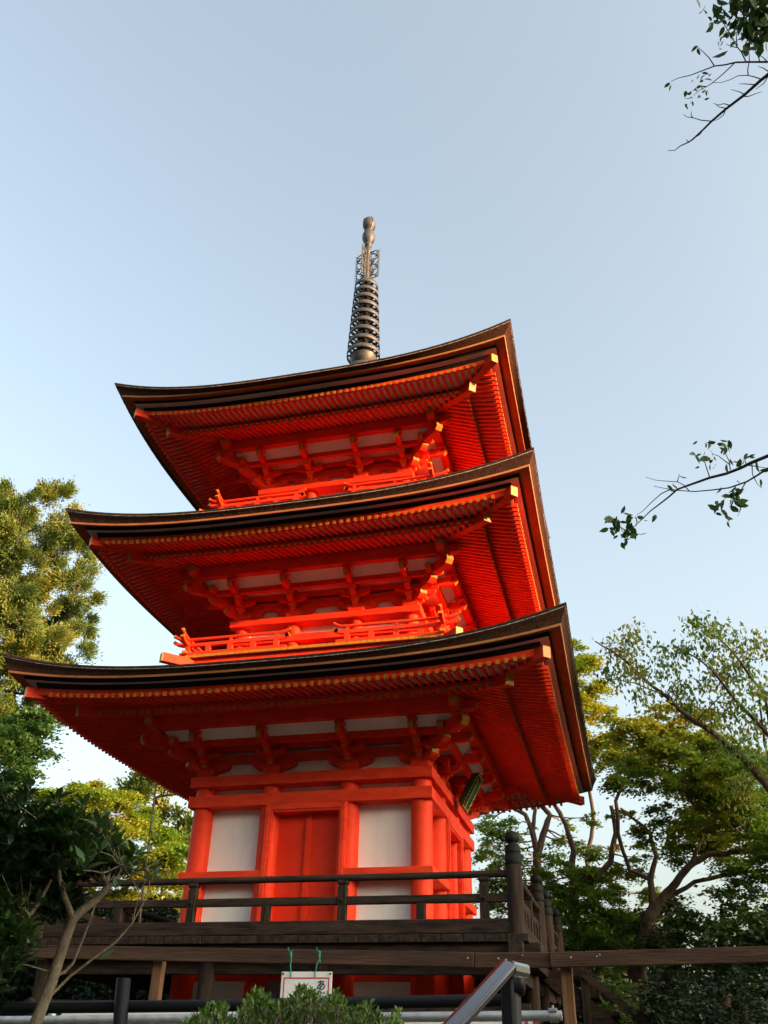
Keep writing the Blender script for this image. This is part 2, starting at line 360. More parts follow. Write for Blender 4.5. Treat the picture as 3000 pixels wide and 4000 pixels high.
    m=MB(); sweep4(m,[(c,zbase(c,0)+.05,0),(op,zbase(op,0)+.05,0),(ob,zb+.05,Rb)],[0,0],n=40)
    sweep4(m,[(ob-.06,zf0+.050+.01,Rb),(ob,zf0+.050,Rb),(s['gi'][0]-.03,zf+.050,Rf)],[0,0],n=40)
    m.build('rafter_board',WHITE,PAG)
    m=MB(); sweep4(m,[(ob-.12,zb+.054,Rb),(ob-.03,zb+.054,Rb),(ob-.03,zf0+.005,Rb),(ob-.12,zf0+.005,Rb)],[0,0,0],n=40); m.build('rafter_batten',RED,PAG)
    # --- hip rafters
    for k in range(4):
        w2,z2=s['h2']; w1,z1=s['h1']
        pm=lambda w_,z_: rotp((w_,-w_,z_),k)
        m=MB(); hh=.17; m.beam(pm(c,zbase(c,0)+.02+hh/2),pm(op,zbase(op,0)-.0+hh/2),.13,hh); m.beam(pm(op,zbase(op,0)+hh/2),pm(w2,z2+hh/2),.13,hh,0,cap=1); m.build('hip_rafter',[RED,GOLD],PAG,bev=.004)
        m=MB(); m.beam(pm(w2-.35,z2+.145+.12*.3+.075),pm(w1,z1+.075),.12,.15,0,cap=1); m.build('hip_rafter',[RED,GOLD],PAG,bev=.004)
        m=MB(); m.beam(pm(op+.02,zd+.56),pm(op+.02,zbase(op,0)+.02),.15,.15)
        for q_ in range(4): m.beam(pm(op+.02,zd+.58+q_*.055),pm(op+.02,zd+.60+q_*.055),.162,.162,1)
        m.build('corner_strut',[RED,GOLD],PAG)
    # --- roof
    gi,go,bk,og,tip=s['gi'],s['go'],s['bk'],s['og'],s['tip']
    m=MB(); sweep4(m,[tip]+s['roof'],[0]*len(s['roof']),n=40,smooth=True); R=m.build('roof',BARKT,PAG)
    m=MB(); sweep4(m,[(gi[0]-.03,zf+.02,Rf),(gi[0]-.004,zf+.035,Rf),(gi[0]-.004,s['rt'],Rf+.005),(gi[0]-.04,s['rt'],Rf+.005)],[0,0,0]); m.build('eave_fascia',RED,R)
    m=MB(); sweep4(m,[(gi[0]-.03,s['rt'],gi[2]-.005),gi,go,(go[0]+.003,go[1],go[2]),bk],[1,0,0,1]); m.build('eave_board',[GREY,BLACK],R)
    m=MB(); sweep4(m,[bk,og],[0]); m.build('soffit_board',SOFF,R)
    e=(og[0]+.008,og[1]+.028,og[2]+.004); l0=(tip[0]-.012,tip[1]-.040,tip[2]-.012); l1=(tip[0]-.010,tip[1]-.029,tip[2]-.011)
    mid=((e[0]+l0[0])/2-.008,(e[1]+l0[1])/2,(e[2]+l0[2])/2)
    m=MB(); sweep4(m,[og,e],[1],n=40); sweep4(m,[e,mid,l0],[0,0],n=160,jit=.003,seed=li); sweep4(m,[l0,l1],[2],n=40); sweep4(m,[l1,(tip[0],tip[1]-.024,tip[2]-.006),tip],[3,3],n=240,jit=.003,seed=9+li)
    m.build('thatch_edge',[BARK,STRIP,GLINT_SCREW,BARKT],R)
o=rest.build('rafter',[RED,GOLDR],PAG); tag(o,kind='stuff')
# --- upper balconies
for li,wv,zt in ((1,2.125,4.333),(2,1.965,7.088)):
    s=ST[li]; B=empty('balcony',(0,0,0),PAG); wr=wv-.03
    m=MB(); mitre(m,s['c']-.1,wv-.02,zt-.045,zt); m.build('balcony_floor',RED,B)
    m=MB()
    for k in range(4):
        nn=int(2*wv/.107)
        for i in range(nn):
            t=-wv+.02+i*(2*wv-.04)/nn; sidebox(m,k,t+.003,t+(2*wv-.04)/nn-.003,wv-.03,wv+.004,zt-.052,zt-.004,0)
    m.build('plank_end_trim',GOLD,B)
    m=MB(); mitre(m,wv-.30,wv-.07,zt-.16,zt-.055); mitre(m,wv-.42,wv-.2,zt-.30,zt-.161); m.build('balcony_beam',REDW,B)
    for k in range(4):
        m=MB(); a=rotp((wv-.5,-(wv-.5),zt-.13),k); b=rotp((wv+.26,-(wv+.26),zt-.12),k); m.beam(a,b,.12,.14,0,cap=1); m.build('diagonal_beam',[RED,GOLD],B)
        m=MB(); sidebox(m,k,wv-.06,wv+.02,wv-.05,wv+.02,zt-.13,zt-.02,0); m.build('corner_fitting',GOLD,B)
        gap=.37; gt=.02
        for sg in (-1,1):
            def rail(zc,ru,hh,name,round_):
                m=MB(); e=.25; dz=.0
                xs=[gap,gap+.06,gap+.14,wr,wr+.10,wr+.18,wr+e]; up=[.055,.022,0,0,.012,.035,.075]
                if name=='bottom_rail': xs=[gap+.04,wr+.12]; up=[0,0]
                pts=[rotp((sg*x,-wr,zc+u+ (.002 if k%2 else 0)),k) for x,u in zip(xs,up)]
                if round_: m.tube(pts,ru,8,0); m.tube([pts[-1],Vector(pts[-1])+(Vector(pts[-1])-Vector(pts[-2])).normalized()*.02],ru+.004,8,1); m.tube([pts[0],Vector(pts[0])+(Vector(pts[0])-Vector(pts[1])).normalized()*.012],ru+.003,8,1)
                else:
                    for a,b in zip(pts[:-1],pts[1:]): m.beam(a,b,ru,hh,0,cap=1 if (b is pts[-1]) else None)
                    if name=='middle_rail': m.beam(pts[1],pts[0],ru,hh,0,cap=1)
                m.build(name,[RED,GOLD],B)
            rail(zt+.27,.026,0,'top_rail',True); rail(zt+.168,.06,.052,'middle_rail',False); rail(zt+.02,.07,.04,'bottom_rail',False)
            m=MB()
            ratio=wr/2.095
            for j,x in enumerate((.58,.97,1.36,1.74)):
                x*=ratio; sidebox(m,k,sg*x-.040,sg*x+.040,wr-.028,wr+.028,zt+.04,zt+.145)
                if j%2==0: sidebox(m,k,sg*x-.02,sg*x+.02,wr-.02,wr+.02,zt+.145,zt+.25)
            m.build('baluster',RED,B)
        m=MB(); x,y,_=rotp((wr,-wr,0),k); m.box(x-.035,x+.035,y-.035,y+.035,zt,zt+.145); m.box(x-.022,x+.022,y-.022,y+.022,zt+.145,zt+.26); m.build('corner_post',RED,B)
# --- finial
F=empty('finial',(0,0,0),PAG)
m=MB(); m.frus(0,0,10.85,10.95,.45,.45); m.frus(0,0,10.95,11.35,.36,.36); m.frus(0,0,11.35,11.43,.42,.42); m.build('dew_basin',BRONZE,F)
m=MB(); m.lathe([(.30,11.43),(.34,11.65),(.32,11.80),(.20,11.88),(.16,11.92)],n=24); m.build('inverted_bowl',BRONZE,F)
m=MB()
vs=[];n_=48
for j,(r,z) in enumerate(((.15,11.88),(.20,11.93),(.27,12.02),(.29,12.12))):
    for i in range(n_):
        a=2*PI*i/n_; l=abs(math.sin(a*4)); rr=r*(1+(.06*l if j==3 else 0)); vs.append((rr*math.cos(a),rr*math.sin(a),z+(.05*l**.6 if j==3 else 0)))
m.add(vs,[(j*n_+i,j*n_+(i+1)%n_,(j+1)*n_+(i+1)%n_,(j+1)*n_+i) for j in range(3) for i in range(n_)],0,True)
m.build('lotus_cup',GOLDM if 0 else BRONZE,F)
m=MB(); m.lathe([(.10,11.85),(.09,13.5),(.075,14.6)],n=16,mi=1); m.lathe([(.072,14.45),(.066,14.6),(.055,15.6)],n=16); m.build('spire_shaft',[BRONZE,BRONZD],F)
zr=[12.20,12.49,12.775,13.05,13.32,13.59,13.84,14.09,14.33]
for i,z in enumerate(zr):
    r=.375-.095*i/8; m=MB(); n_=40; vs=[]
    for (rr,zz) in ((r,z-.055),(r,z+.055),(r-.016,z+.055),(r-.016,z-.055)):
        for q in range(n_): a=2*PI*q/n_; vs.append((rr*math.cos(a),rr*math.sin(a),zz))
    m.add(vs,[(j*n_+q,j*n_+(q+1)%n_,((j+1)%4)*n_+(q+1)%n_,((j+1)%4)*n_+q) for j in range(4) for q in range(n_)],0,True)
    Rg=m.build('finial_ring',BRONZE,F)
    m=MB(); m.lathe([(.115,z-.11),(.165,z-.07),(.17,z+.05),(.115,z+.09)],n=20)
    for q in range(8):
        a=2*PI*(q+.3)/8; m.beam((.14*math.cos(a),.14*math.sin(a),z),((r-.01)*math.cos(a),(r-.01)*math.sin(a),z),.05,.03,w2=.035)
    m.build('ring_hub',BRONZD,Rg)
for a in (-10,80,170,260):
    a=math.radians(a); dx,dy=math.cos(a),math.sin(a); m=MB(); q=lambda r,z: (r*dx,r*dy,z)
    z0,z1=14.60,15.56
    m.tube([q(.095,z0),q(.095,z1)],.012,6); m.tube([q(.10,z0),q(.30,z0+.03)],.011,6); m.tube([q(.275,z0+.02),q(.285,z1-.05)],.011,6)
    m.tube([q(.10,z1-.02),q(.2,z1-.02),q(.285,z1-.07)],.010,6)
    for i in range(15):
        z=z0+.05+i*.061; m.tube([q(.28,z),q(.315,z+.02),q(.335,z+.055)],[.010,.008,.002],5)
    for i in range(3): m.tube([q(.13+i*.05,z1-.03),q(.15+i*.05,z1+.0),q(.15+i*.05,z1+.04)],[.009,.007,.002],5)
    for i in range(5):
        zc=z0+.12+i*.18; f=1 if i%2 else -1
        m.tube([q(.19+f*.05*math.sin(t)*1.5,zc+.085*math.cos(t*.5+.2)*1.1) for t in np.linspace(0,6.0,14)],.014,5)
        m.tube([q(.11,zc),q(.15,zc+.03),q(.20,zc-.02),q(.25,zc+.02),q(.275,zc+.06)],.012,5)
    for z in (z0+.03,(z0+z1)/2,z1-.02): m.tube([q(.05,z),q(.10,z)],.016,6)
    m.build('flame_plate',BRONZE,F)
m=MB(); m.lathe([(.055,15.5),(.075,15.55),(.078,15.70),(.07,15.71),(.07,15.76),(.088,15.77),(.09,15.86),(.07,15.87)],n=20); m.build('shaft_collar',BRONZE,F)
m=MB(); m.lathe([(.07,15.86),(.10,15.90),(.14,15.97),(.160,16.07),(.155,16.18),(.12,16.29),(.09,16.33)],n=24); m.build('dragon_wheel',BRONZE,F)
m=MB(); m.lathe([(.085,16.33),(.09,16.38),(.13,16.42),(.158,16.50),(.162,16.60),(.145,16.70),(.10,16.765),(.03,16.775),(.006,16.79),(.004,16.9)],n=24)
for q_ in range(4):
    a=PI/4+q_*PI/2; m.tube([(r*math.cos(a),r*math.sin(a),z) for r,z in ((.09,16.37),(.135,16.42),(.163,16.50),(.167,16.60),(.15,16.70),(.10,16.77),(.03,16.785))],.009,6)
m.build('jewel',BRONZE,F)
# --- plaque
PQ=empty('name_plaque',(2.06,0,2.56)); tag(PQ,'green signboard with a gilt scalloped frame hanging tilted under the lowest eave','plaque')
tl=math.atan2(.27,.5)
def pq(x,y,z):   # local x = out of face, z up the board
    return (x*math.cos(tl)+z*math.sin(tl), y, -x*math.sin(tl)+z*math.cos(tl))
m=MB(); hw,hh=.17,.24
m.add([pq(a,b*hw,c_*hh) for a in (-.02,.02) for b,c_ in ((-1,-1),(1,-1),(1,1),(-1,1))],[(0,3,2,1)[::-1],(4,5,6,7),(0,1,5,4),(1,2,6,5),(2,3,7,6),(3,0,4,7)]); m.build('plaque_board',BLACK,PQ)
m=MB(); ow,oh=.215,.29
I=[(-hw,-hh),(hw,-hh),(hw,hh),(-hw,hh)]; O=[(-ow,-oh),(ow,-oh),(ow,oh),(-ow,oh)]
vs=[pq(.02,*p) for p in I]+[pq(.10,*p) for p in O]+[pq(-.01,*p) for p in I]+[pq(.07,*p) for p in O]
fs=[]
for i in range(4):
    j=(i+1)%4; fs+=[(i,j,4+j,4+i),(8+j,8+i,12+i,12+j),(4+i,4+j,12+j,12+i)]
m.add(vs,fs); m.build('plaque_frame',GREEN,PQ)
m=MB()
for i in range(4):
    a,b=Vector((0,)+O[i]),Vector((0,)+O[(i+1)%4]); L=(b-a).length; nn=int(L/.012)
    n_o=Vector((0,(b-a).z,-(b-a).y)).normalized()
    m.tube([pq(.088,*((a+(b-a)*t/nn)+n_o*(-.012+.012*math.sin(t*1.25)))[1:]) for t in range(nn+1)],.006,5)
    a,b=Vector((0,)+I[i]),Vector((0,)+I[(i+1)%4]); m.tube([pq(.028,a.y,a.z),pq(.028,b.y,b.z)],.008,5)
m.build('gilt_border',GOLDM,PQ)
# ------------------------------------------------------------------ veranda round the lowest storey
VER=empty('veranda',(0,0,0)); tag(VER,'dark weathered wooden veranda with knobbed railing posts round the foot of the pagoda','veranda')
m=MB()
nb=26
for k in (0,2):
    for i in range(nb):
        t=-3.2+i*6.4/nb; sidebox(m,k,t+.004,t+6.4/nb-.004,1.84,3.2,.035,.118)
for k in (1,3):
    for i in range(15):
        t=-1.82+i*3.64/15; sidebox(m,k,t+.004,t+3.64/15-.004,1.84,3.2,.035,.118)
m.build('deck',WOODY,VER,bev=.006)
for k in range(4):
    m=MB(); d=rotp((1,0,0),k); a=rotp((-3.32,-3.06,-.035 if k%2 else -.032),k); b=rotp((3.32,-3.06,-.035 if k%2 else -.032),k); m.beam(a,b,.16,.125); m.build('edge_beam',WOOD if k%2==0 else WOODY,VER,bev=.008)
    m=MB(); m.beam(rotp((-3.0,-2.93,-.19),k),rotp((3.0,-2.93,-.19),k),.10,.17); m.build('joist_beam',WOOD if k%2==0 else WOODY,VER,bev=.008)
    def run(x0,x1):
        rr=random.Random(k*7+int(x0*3))
        m=MB(); n=12; w_=.11
        for i in range(n):
            a=x0+(x1-x0)*i/n; b=x0+(x1-x0)*(i+1)/n
            m.beam(rotp((a,-3.06,.205+rr.uniform(-.006,.006)*0),k),rotp((b,-3.06,.205),k),w_,.155)
        m=MB(); m.beam(rotp((x0,-3.06,.208),k),rotp((x1,-3.06,.208),k),.115,.158); m.build('bottom_rail',WOOD if k%2==0 else WOODY,VER,bev=.015)
        m=MB(); m.beam(rotp((x0,-3.06,.507),k),rotp((x1,-3.06,.507),k),.075,.092); m.build('middle_rail',WOOD if k%2==0 else WOODY,VER,bev=.012)
        m=MB(); m.tube([rotp((x0+(x1-x0)*i/6,-3.06,.765+(.0 if 0<i<6 else .004)),k) for i in range(7)],.040,10); m.build('top_rail',WOOD if k%2==0 else WOODY,VER)
    def short(x,capped):
        m=MB()
        sidebox(m,k,x-.052,x+.052,3.015,3.105,.285,.462)
        if capped:
            sidebox(m,k,x-.052,x+.052,3.01,3.11,.4625,.66); m.add([rotp((x+a*h,-(3.06+b*h),z),k) for h,z in ((.045,.66),(.045,.68),(.062,.70),(.062,.735)) for a,b in ((-1,-1),(1,-1),(1,1),(-1,1))],[(j*4+i,j*4+(i+1)%4,j*4+4+(i+1)%4,j*4+4+i) for j in range(3) for i in range(4)])
        o=m.build('rail_strut',WOODZ,VER,bev=.006)
        if capped:
            m=MB(); c_=Vector(rotp((x,-3.10,.505),k)); dd=Vector(rotp((0,-1,0),k))
            m.tube([c_,c_+dd*.012,c_+dd*.022,c_+dd*.03],[.026,.026,.018,.006],10); m.build('bolt_head',IRON,o)
    def bigpost(x,z1=1.24):
        p_=rotp((x,-3.06,0),k); m=MB(); m.lathe([(.096,.03),(.097,.5),(.092,z1-.36)],c=p_,n=20); o=m.build('railing_post',WOODZ,VER)
        m=MB(); m.lathe([(.097,z1-.375),(.100,z1-.37),(.100,z1-.30),(.094,z1-.295),(.094,z1-.24),(.099,z1-.235),(.097,z1-.225),(.092,z1-.215),(.088,z1-.17),(.07,z1-.155),(.055,z1-.145),(.055,z1-.125),(.078,z1-.115),(.088,z1-.085),(.086,z1-.055),(.062,z1-.025),(.03,z1-.012),(.01,z1+.012)],c=p_,n=20); m.build('post_finial',IRON,o)
    bigpost(3.06)
    if k==1:
        bigpost(-.30); bigpost(1.11); run(-3.06,-.30); run(1.11,3.06)
        for x,c_ in ((-2.7,1),(-2.35,0),(-2.0,0),(-1.65,1),(-1.3,0),(-.95,0),(-.6,1),(1.45,1),(1.95,0),(2.35,0),(2.7,1)): short(x,c_)
    else:
        run(-3.06,3.06)
        for x,c_ in ((-2.7,1),(-1.98,0),(-.985,1),(.01,0),(.98,1),(1.95,0),(2.70,1)): short(x,c_)
pm=MB(); pm.lathe([(.10,-1.75),(.10,-.09)],n=14); pme=pm.mesh('veranda_pillar',[WOODZ])
for k in range(4):
    for x in (-.72,.72,2.95): inst('veranda_pillar',pme,VER,rotp((x,-2.95,0),k))
for k in range(4):
    m=MB(); m.beam(rotp((-3.15,-2.95,-.62+(.01 if k%2 else 0)),k),rotp((3.15,-2.95,-.62+(.01 if k%2 else 0)),k),.05,.13); m.build('tie_beam',WOODY if k%2 else WOOD,VER,bev=.006)
# stairs on the right side
STR=empty('wooden_stairs',(3.2,.4,0)); tag(STR,'brown wooden stairs with braced posts descending from the right side of the veranda','stairs')
for i in range(7):
    m=MB(); x=i*.24+.06; m.box(x,x+.30,-.62,.62,-.12-i*.21,-.07-i*.21); m.build('tread',WOODY,STR)
for y in (-.66,.66):
    m=MB(); m.beam((-.05,y,-.04),(1.75,y,-1.62),.07,.24); m.build('stringer',WOOD,STR)
    for x,z in ((.42,-.5),(1.1,-1.1)):
        m=MB(); m.box(x-.05,x+.05,y+.04*(1 if y>0 else -1)-.045,y+.04*(1 if y>0 else -1)+.045,-1.75,z+.62); m.build('stair_post',WOODZ,STR)
    m=MB(); m.beam((0.05,y+(.085 if y>0 else -.085),.22),(1.3,y+(.085 if y>0 else -.085),-.72),.05,.09); m.build('stair_rail',WOOD,STR)
# ------------------------------------------------------------------ brown wooden fence in front
FEN=empty('wooden_fence',(0,-8,-1.6)); tag(FEN,'long low brown wooden fence rail crossing in front of the veranda','fence')
def fl(u,v,y): 
    q=PY(u,v,y); return q-Vector((0,-8,-1.6))
a,b,c_,d=fl(-120,2052,-8),fl(1024,2074,-8),fl(1188,2074,-8),fl(1800,2058,-8)
segs=[(a,b,-.0),(b+Vector((.004,0,0)),c_,.012),(c_+Vector((.004,0,0)),d,0)]
for p_,q_,off in segs:
    m=MB(); o_=Vector((0,off,0)); m.beam(p_+o_,q_+o_,.045,.083); m.build('fence_rail',WOOD2,FEN,bev=.004)
for u,v in ((340,2087),(1222,2087),(-60,2060),(1760,2070)):
    t=fl(u,v,-7.97); m=MB(); m.box(t.x-.034,t.x+.034,t.y-.0,t.y+.06,-.3,t.z+.03); m.build('fence_post',WOOD2Z,FEN,bev=.004)
for u,v in ((1078,2076),(1094,2079),(1012,2075),(1234,2074),(1130,2070),(1290,2072),(1296,2068)):
    t=fl(u,v-5,-8); m=MB(); m.tube([t+Vector((0,-.018,0)),t+Vector((0,-.029,0))],.0055,8); m.build('screw',GLINT_SCREW,FEN)
# sign with green strings
SG=empty('warning_sign',tuple(PY(663,2150,-8.10))); tag(SG,'white warning sign with a red border hanging by green strings from the fence rail','sign')
SGI=SG.location
tl_,tr_=PY(609,2100,-8.10)-SGI,PY(718,2098,-8.10)-SGI
W_=(tr_-tl_).x; x0=tl_.x; zt=(tl_.z+tr_.z)/2; H_=.33
WH=mat('sign_white',(.72,.72,.70),(.80,.80,.78),scale=3,rough=.35); SRED=mat('sign_red',(.55,.02,.05),rough=.4); SBLK=mat('sign_ink',(.015,.018,.04),rough=.5); STRG=mat('green_string',(.01,.16,.09),(.02,.25,.15),scale=60,rough=.8)
m=MB(); m.box(x0,x0+W_,-.002,.004,zt-H_,zt); m.build('sign_board',WH,SG,bev=.001)
m=MB(); b0,t_=.016,.007
X0,X1,Z0,Z1=x0+b0,x0+W_-b0,zt-H_+b0,zt-b0-.016
for q_ in ((X0,X1,Z1-t_,Z1),(X0,X1,Z0,Z0+t_),(X0,X0+t_,Z0+t_,Z1-t_),(X1-t_,X1,Z0+t_,Z1-t_)): m.box(q_[0],q_[1],-.0035,-.0021,q_[2],q_[3])
m.build('sign_border',SRED,SG)
def text(s,size,loc,mat_,parent,name='lettering',ext=.0004):
    cu=bpy.data.curves.new(name,'FONT'); cu.body=s; cu.size=size; cu.extrude=ext; cu.offset=size*.014; cu.align_x='CENTER'; cu.align_y='CENTER'; cu.materials.append(mat_)
    o=bpy.data.objects.new(name,cu); COL.objects.link(o); bpy.context.view_layer.update()
    me=bpy.data.meshes.new_from_object(o.evaluated_get(bpy.context.evaluated_depsgraph_get())); bpy.data.objects.remove(o); me.name=name
    o=inst(name,me,parent,loc); o.rotation_euler=(PI/2,0,0); return o
for i,ch in enumerate('あぶない'): text(ch,.062,(x0+W_*.795,-.0035,zt-.078-i*.058),SBLK,SG)
m=MB()
for xx in (x0+.012,x0+W_-.012): m.tube([(xx,-.002,zt-.012),(xx,-.008,zt-.012),(xx,-.010,zt-.012)],[.006,.006,.002],10)
m.build('sign_rivet',IRON,SG)
for u in (634,695):
    t=PY(u,2062,-8.03)-SGI; rr=random.Random(u); m=MB(); bx=t.x+(.018 if u<660 else -.012)
    m.tube([(t.x,.04,t.z+.0),(t.x+.004,.02,t.z-.03),((t.x+bx)/2,.0,(t.z+zt)/2-.01),(bx,-.006,zt-.012),(bx,-.004,zt-.03)],.0035,6)
    for q_ in range(3): m.tube([(t.x+rr.uniform(-.01,.01),.028+rr.uniform(-.012,.005),t.z+rr.uniform(-.02,.02)) for _ in range(6)],.004,5)
    m.tube([(t.x,.02,t.z),(t.x-.012,.01,t.z+.02),(t.x-.015,0,t.z+.035)],.003,5); m.tube([(t.x,.02,t.z),(t.x+.012,.0,t.z-.03),(t.x+.016,-.002,t.z-.055)],.003,5)
    m.build('string',STRG,SG)
# white banner board, galvanised pipe
BP=mat('black_enamel',(.006,.007,.010),rough=.5,spec=.18); ZINC=mat('galvanised_steel',(.30,.32,.33),(.46,.48,.48),scale=14,rough=.5,metal=.7,bump=.15); HANDM=mat('painted_handrail',(.010,.008,.010),rough=.2,spec=.6,coat=1.0)
BRD=empty('white_panel',(0,-8.35,-1.2)); tag(BRD,'long white panel lashed low behind the galvanised pipe','panel')
bl=PY(122,2190,-8.35)-BRD.location; br=PY(1150,2192,-8.35)-BRD.location; zt2=PY(700,2184,-8.35).z+1.2
m=MB(); m.add([(bl.x,-.004,bl.z-.5),(br.x,-.004,br.z-.5),(br.x,-.004,zt2-.012),(bl.x+.06,-.004,zt2-.004),(bl.x,-.004,bl.z-.05),(bl.x,.004,bl.z-.5),(br.x,.004,br.z-.5),(br.x,.004,zt2-.012),(bl.x+.06,.004,zt2-.004),(bl.x,.004,bl.z-.05)],
 [(0,1,2,3,4),(9,8,7,6,5),(0,5,6,1),(1,6,7,2),(2,7,8,3),(3,8,9,4),(4,9,5,0)]); m.build('panel_sheet',WH,BRD)
m=MB(); rc=PY(1145,2206,-8.37)-BRD.location; m.box(rc.x-.03,rc.x-.012,-.012,-.006,rc.z-.2,rc.z+.015); m.box(rc.x+.026,rc.x+.042,-.012,-.006,rc.z-.2,rc.z+.015); m.build('red_tag',SRED,BRD)
GP=empty('galvanised_pipe',(0,-8.5,-1.1)); tag(GP,'grey galvanised pipe with a clamp running low behind the black railing','pipe')
p0,p1=PY(-80,2206,-8.5)-GP.location,PY(1214,2194,-8.5)-GP.location
m=MB(); m.tube([p0,p0.lerp(p1,.5),p1],.026,14); m.build('pipe_tube',ZINC,GP)
m=MB(); c0=PY(1196,2195,-8.5)-GP.location; m.tube([c0-Vector((.022,0,0)),c0+Vector((.022,0,0))],.033,14); m.box(c0.x-.022,c0.x+.022,-.04,.0,c0.z+.02,c0.z+.036); m.tube([(c0.x,-.02,c0.z+.03),(c0.x,-.02,c0.z+.05)],.006,8); m.build('pipe_clamp',ZINC,GP,bev=.003)
for xx in (p0.x+.6,p1.x-.25): 
    m=MB(); m.tube([(xx,.03,-1.0),(xx,.03,p1.z)],.024,12); m.build('pipe_leg',ZINC,GP)
# black tubular railing
BR=empty('black_railing',(0,-9.6,-1.2)); tag(BR,'black tubular railing with upright posts running below the fence','railing')
def bl_(u,v): return PY(u,v,-9.6)-BR.location
m=MB(); m.tube([bl_(14,2177),bl_(60,2177),bl_(500,2172),bl_(1120,2160)],.026,16); m.build('railing_tube',BP,BR)
for (u,v),(u2,v2) in (((274,2114),(266,2212)),((1108,2085),(1112,2212))):
    t=bl_(u,v)+Vector((0,-.03,0)); b_=bl_(u2,v2)+Vector((0,-.03,0)); dn=(b_-t); b_=t+dn*(1.4/abs(dn.z)); m=MB(); m.tube([b_,t-Vector((0,0,.004)),t],[.034,.034,.031],18); m.build('railing_post',BP,BR)
t=bl_(1128,2128); m=MB(); m.tube([t+Vector((-.05,-.03,0)),t+Vector((.0,-.03,0)),t+Vector((.012,-.03,0)),t+Vector((.016,-.03,0))],[.045,.045,.04,.02],16); m.build('end_cap',BP,BR)
# sloping handrail, nearest
HR=empty('handrail',(0,0,0)); tag(HR,'glossy dark sloping stair handrail in the right foreground','handrail')
def hr(u,v,d): return P(u,v,d)
A_=hr(1098,2088,2.9); B_=hr(940,2262,2.45); C_=hr(1131,2098,3.02)
HR.location=A_; 
m=MB(); dirn=(A_-B_).normalized()

a0=dirn.cross(Vector((0,0,1))).normalized(); u0=a0.cross(dirn).normalized(); rl=math.radians(21)
a1=a0*math.cos(rl)-u0*math.sin(rl); u1=u0*math.cos(rl)+a0*math.sin(rl)
def hrail(p,q,ha,hb):
    vs=[];n_=24
    for c_ in (p,q):
        for i in range(n_):
            t=2*PI*i/n_; ct,st=math.cos(t),math.sin(t)
            vs.append(c_+a1*ha*math.copysign(abs(ct)**.55,ct)+u1*hb*math.copysign(abs(st)**.55,st))
    m.add(vs,[(i,(i+1)%n_,n_+(i+1)%n_,n_+i) for i in range(n_)],0,True); m.add(vs[:n_][::-1],[tuple(range(n_))]); m.add(vs[n_:],[tuple(range(n_))])
hrail(B_+(B_-A_)*1.2-A_,Vector((0,0,0)),.023,.015); m.build('rail_bar',HANDM,HR)
m=MB(); m.beam(-dirn*.008,(C_-A_),.048,.036); m.build('rail_return',HANDM,HR,bev=.010)
m=MB(); s_=hr(1092,2100,2.95)-A_; m.box(s_.x-.018,s_.x+.018,s_.y-.018+.02,s_.y+.018+.02,-1.6,s_.z); m.build('rail_upright',BP,HR,bev=.006)
# bamboo pole
BAM=mat('bamboo',(.045,.040,.018),(.10,.085,.035),scale=8,rough=.45)
BM=empty('bamboo_pole',tuple(P(309,1925,13.3))); BM.location.z=.12; tag(BM,'thin bamboo pole with a short cross stick standing left of the pagoda','pole')
b1=P(338,1688,13.4)-BM.location; b0=P(309,1925,13.3)-BM.location; b0=b0+(b0-b1)*(b0.z/(b1.z-b0.z)); m=MB()
m.tube([b0.lerp(b1,i/40) for i in range(41)],[.018+(.003 if i%5==0 else 0)-.006*i/40 for i in range(41)],8); m.build('pole',BAM,BM)
m=MB(); m.tube([P(336,1723,13.38)-BM.location,P(350,1719,13.36)-BM.location,P(384,1716,13.3)-BM.location],[.02,.016,.012],7); m.build('cross_stick',BAM,BM)
# ------------------------------------------------------------------ ground and far hills
GR=mat('earth',(.028,.025,.018),(.055,.048,.036),scale=1.2,rough=.95,bump=.5,bscale=9)
def gh(x,y):
    d=math.hypot(x-4.3,y+14)
    z=-2.72+1.0*max(0,min(1,(y+12.5)/6))
    if d>26: z-= (d-26)*.02
    return z+.05*math.sin(x*.7)*math.cos(y*.6)
m=MB(); N=70; L=230
xs=[math.copysign(abs(q)**2.2,q)*L for q in np.linspace(-1,1,N)]
vs=[(x,y,gh(x,y)) for y in xs for x in xs]
m.add(vs,[(j*N+i,j*N+i+1,(j+1)*N+i+1,(j+1)*N+i) for j in range(N-1) for i in range(N-1)],0,True)
tag(m.build('ground',GR),kind='structure')
# wooded ridge that keeps the low sun off the lowest storey (outside the picture, to the right)
HILL=mat('wooded_slope',(.012,.022,.008),(.04,.06,.018),scale=.8,rough=.95,bump=1,bscale=3)
rg=random.Random(5); m=MB(); D0=62; hd=Vector((math.cos(SUN_AZ),math.sin(SUN_AZ),0)); ha=Vector((-hd.y,hd.x,0))
ZR=3.6+D0*math.tan(SUN_EL); vs=[]; NA,NB=120,14
for j in range(NB):
    for i in range(NA):
        a=-75+150*i/(NA-1); b=j/(NB-1)
        top=ZR+.12*math.sin(a*.9)+.10*math.sin(a*2.1+1)+(.5*math.sin(a*.7)-2.6)*max(0,min(1,(a-4.8)/3))
        z=-3+(top+3)*math.sin(min(1,b*2)*PI/2) if b<=.5 else -3+(top+3)*math.cos((b-.5)*PI)
        q_=hd*(D0-22+44*b)+ha*a; vs.append((q_.x,q_.y,z+(rg.uniform(-.25,.25) if 0<j<NB-1 else 0)))
m.add(vs,[(j*NA+i,j*NA+i+1,(j+1)*NA+i+1,(j+1)*NA+i) for j in range(NB-1) for i in range(NA-1)],0,False)
tag(m.build('hills',HILL),kind='structure')

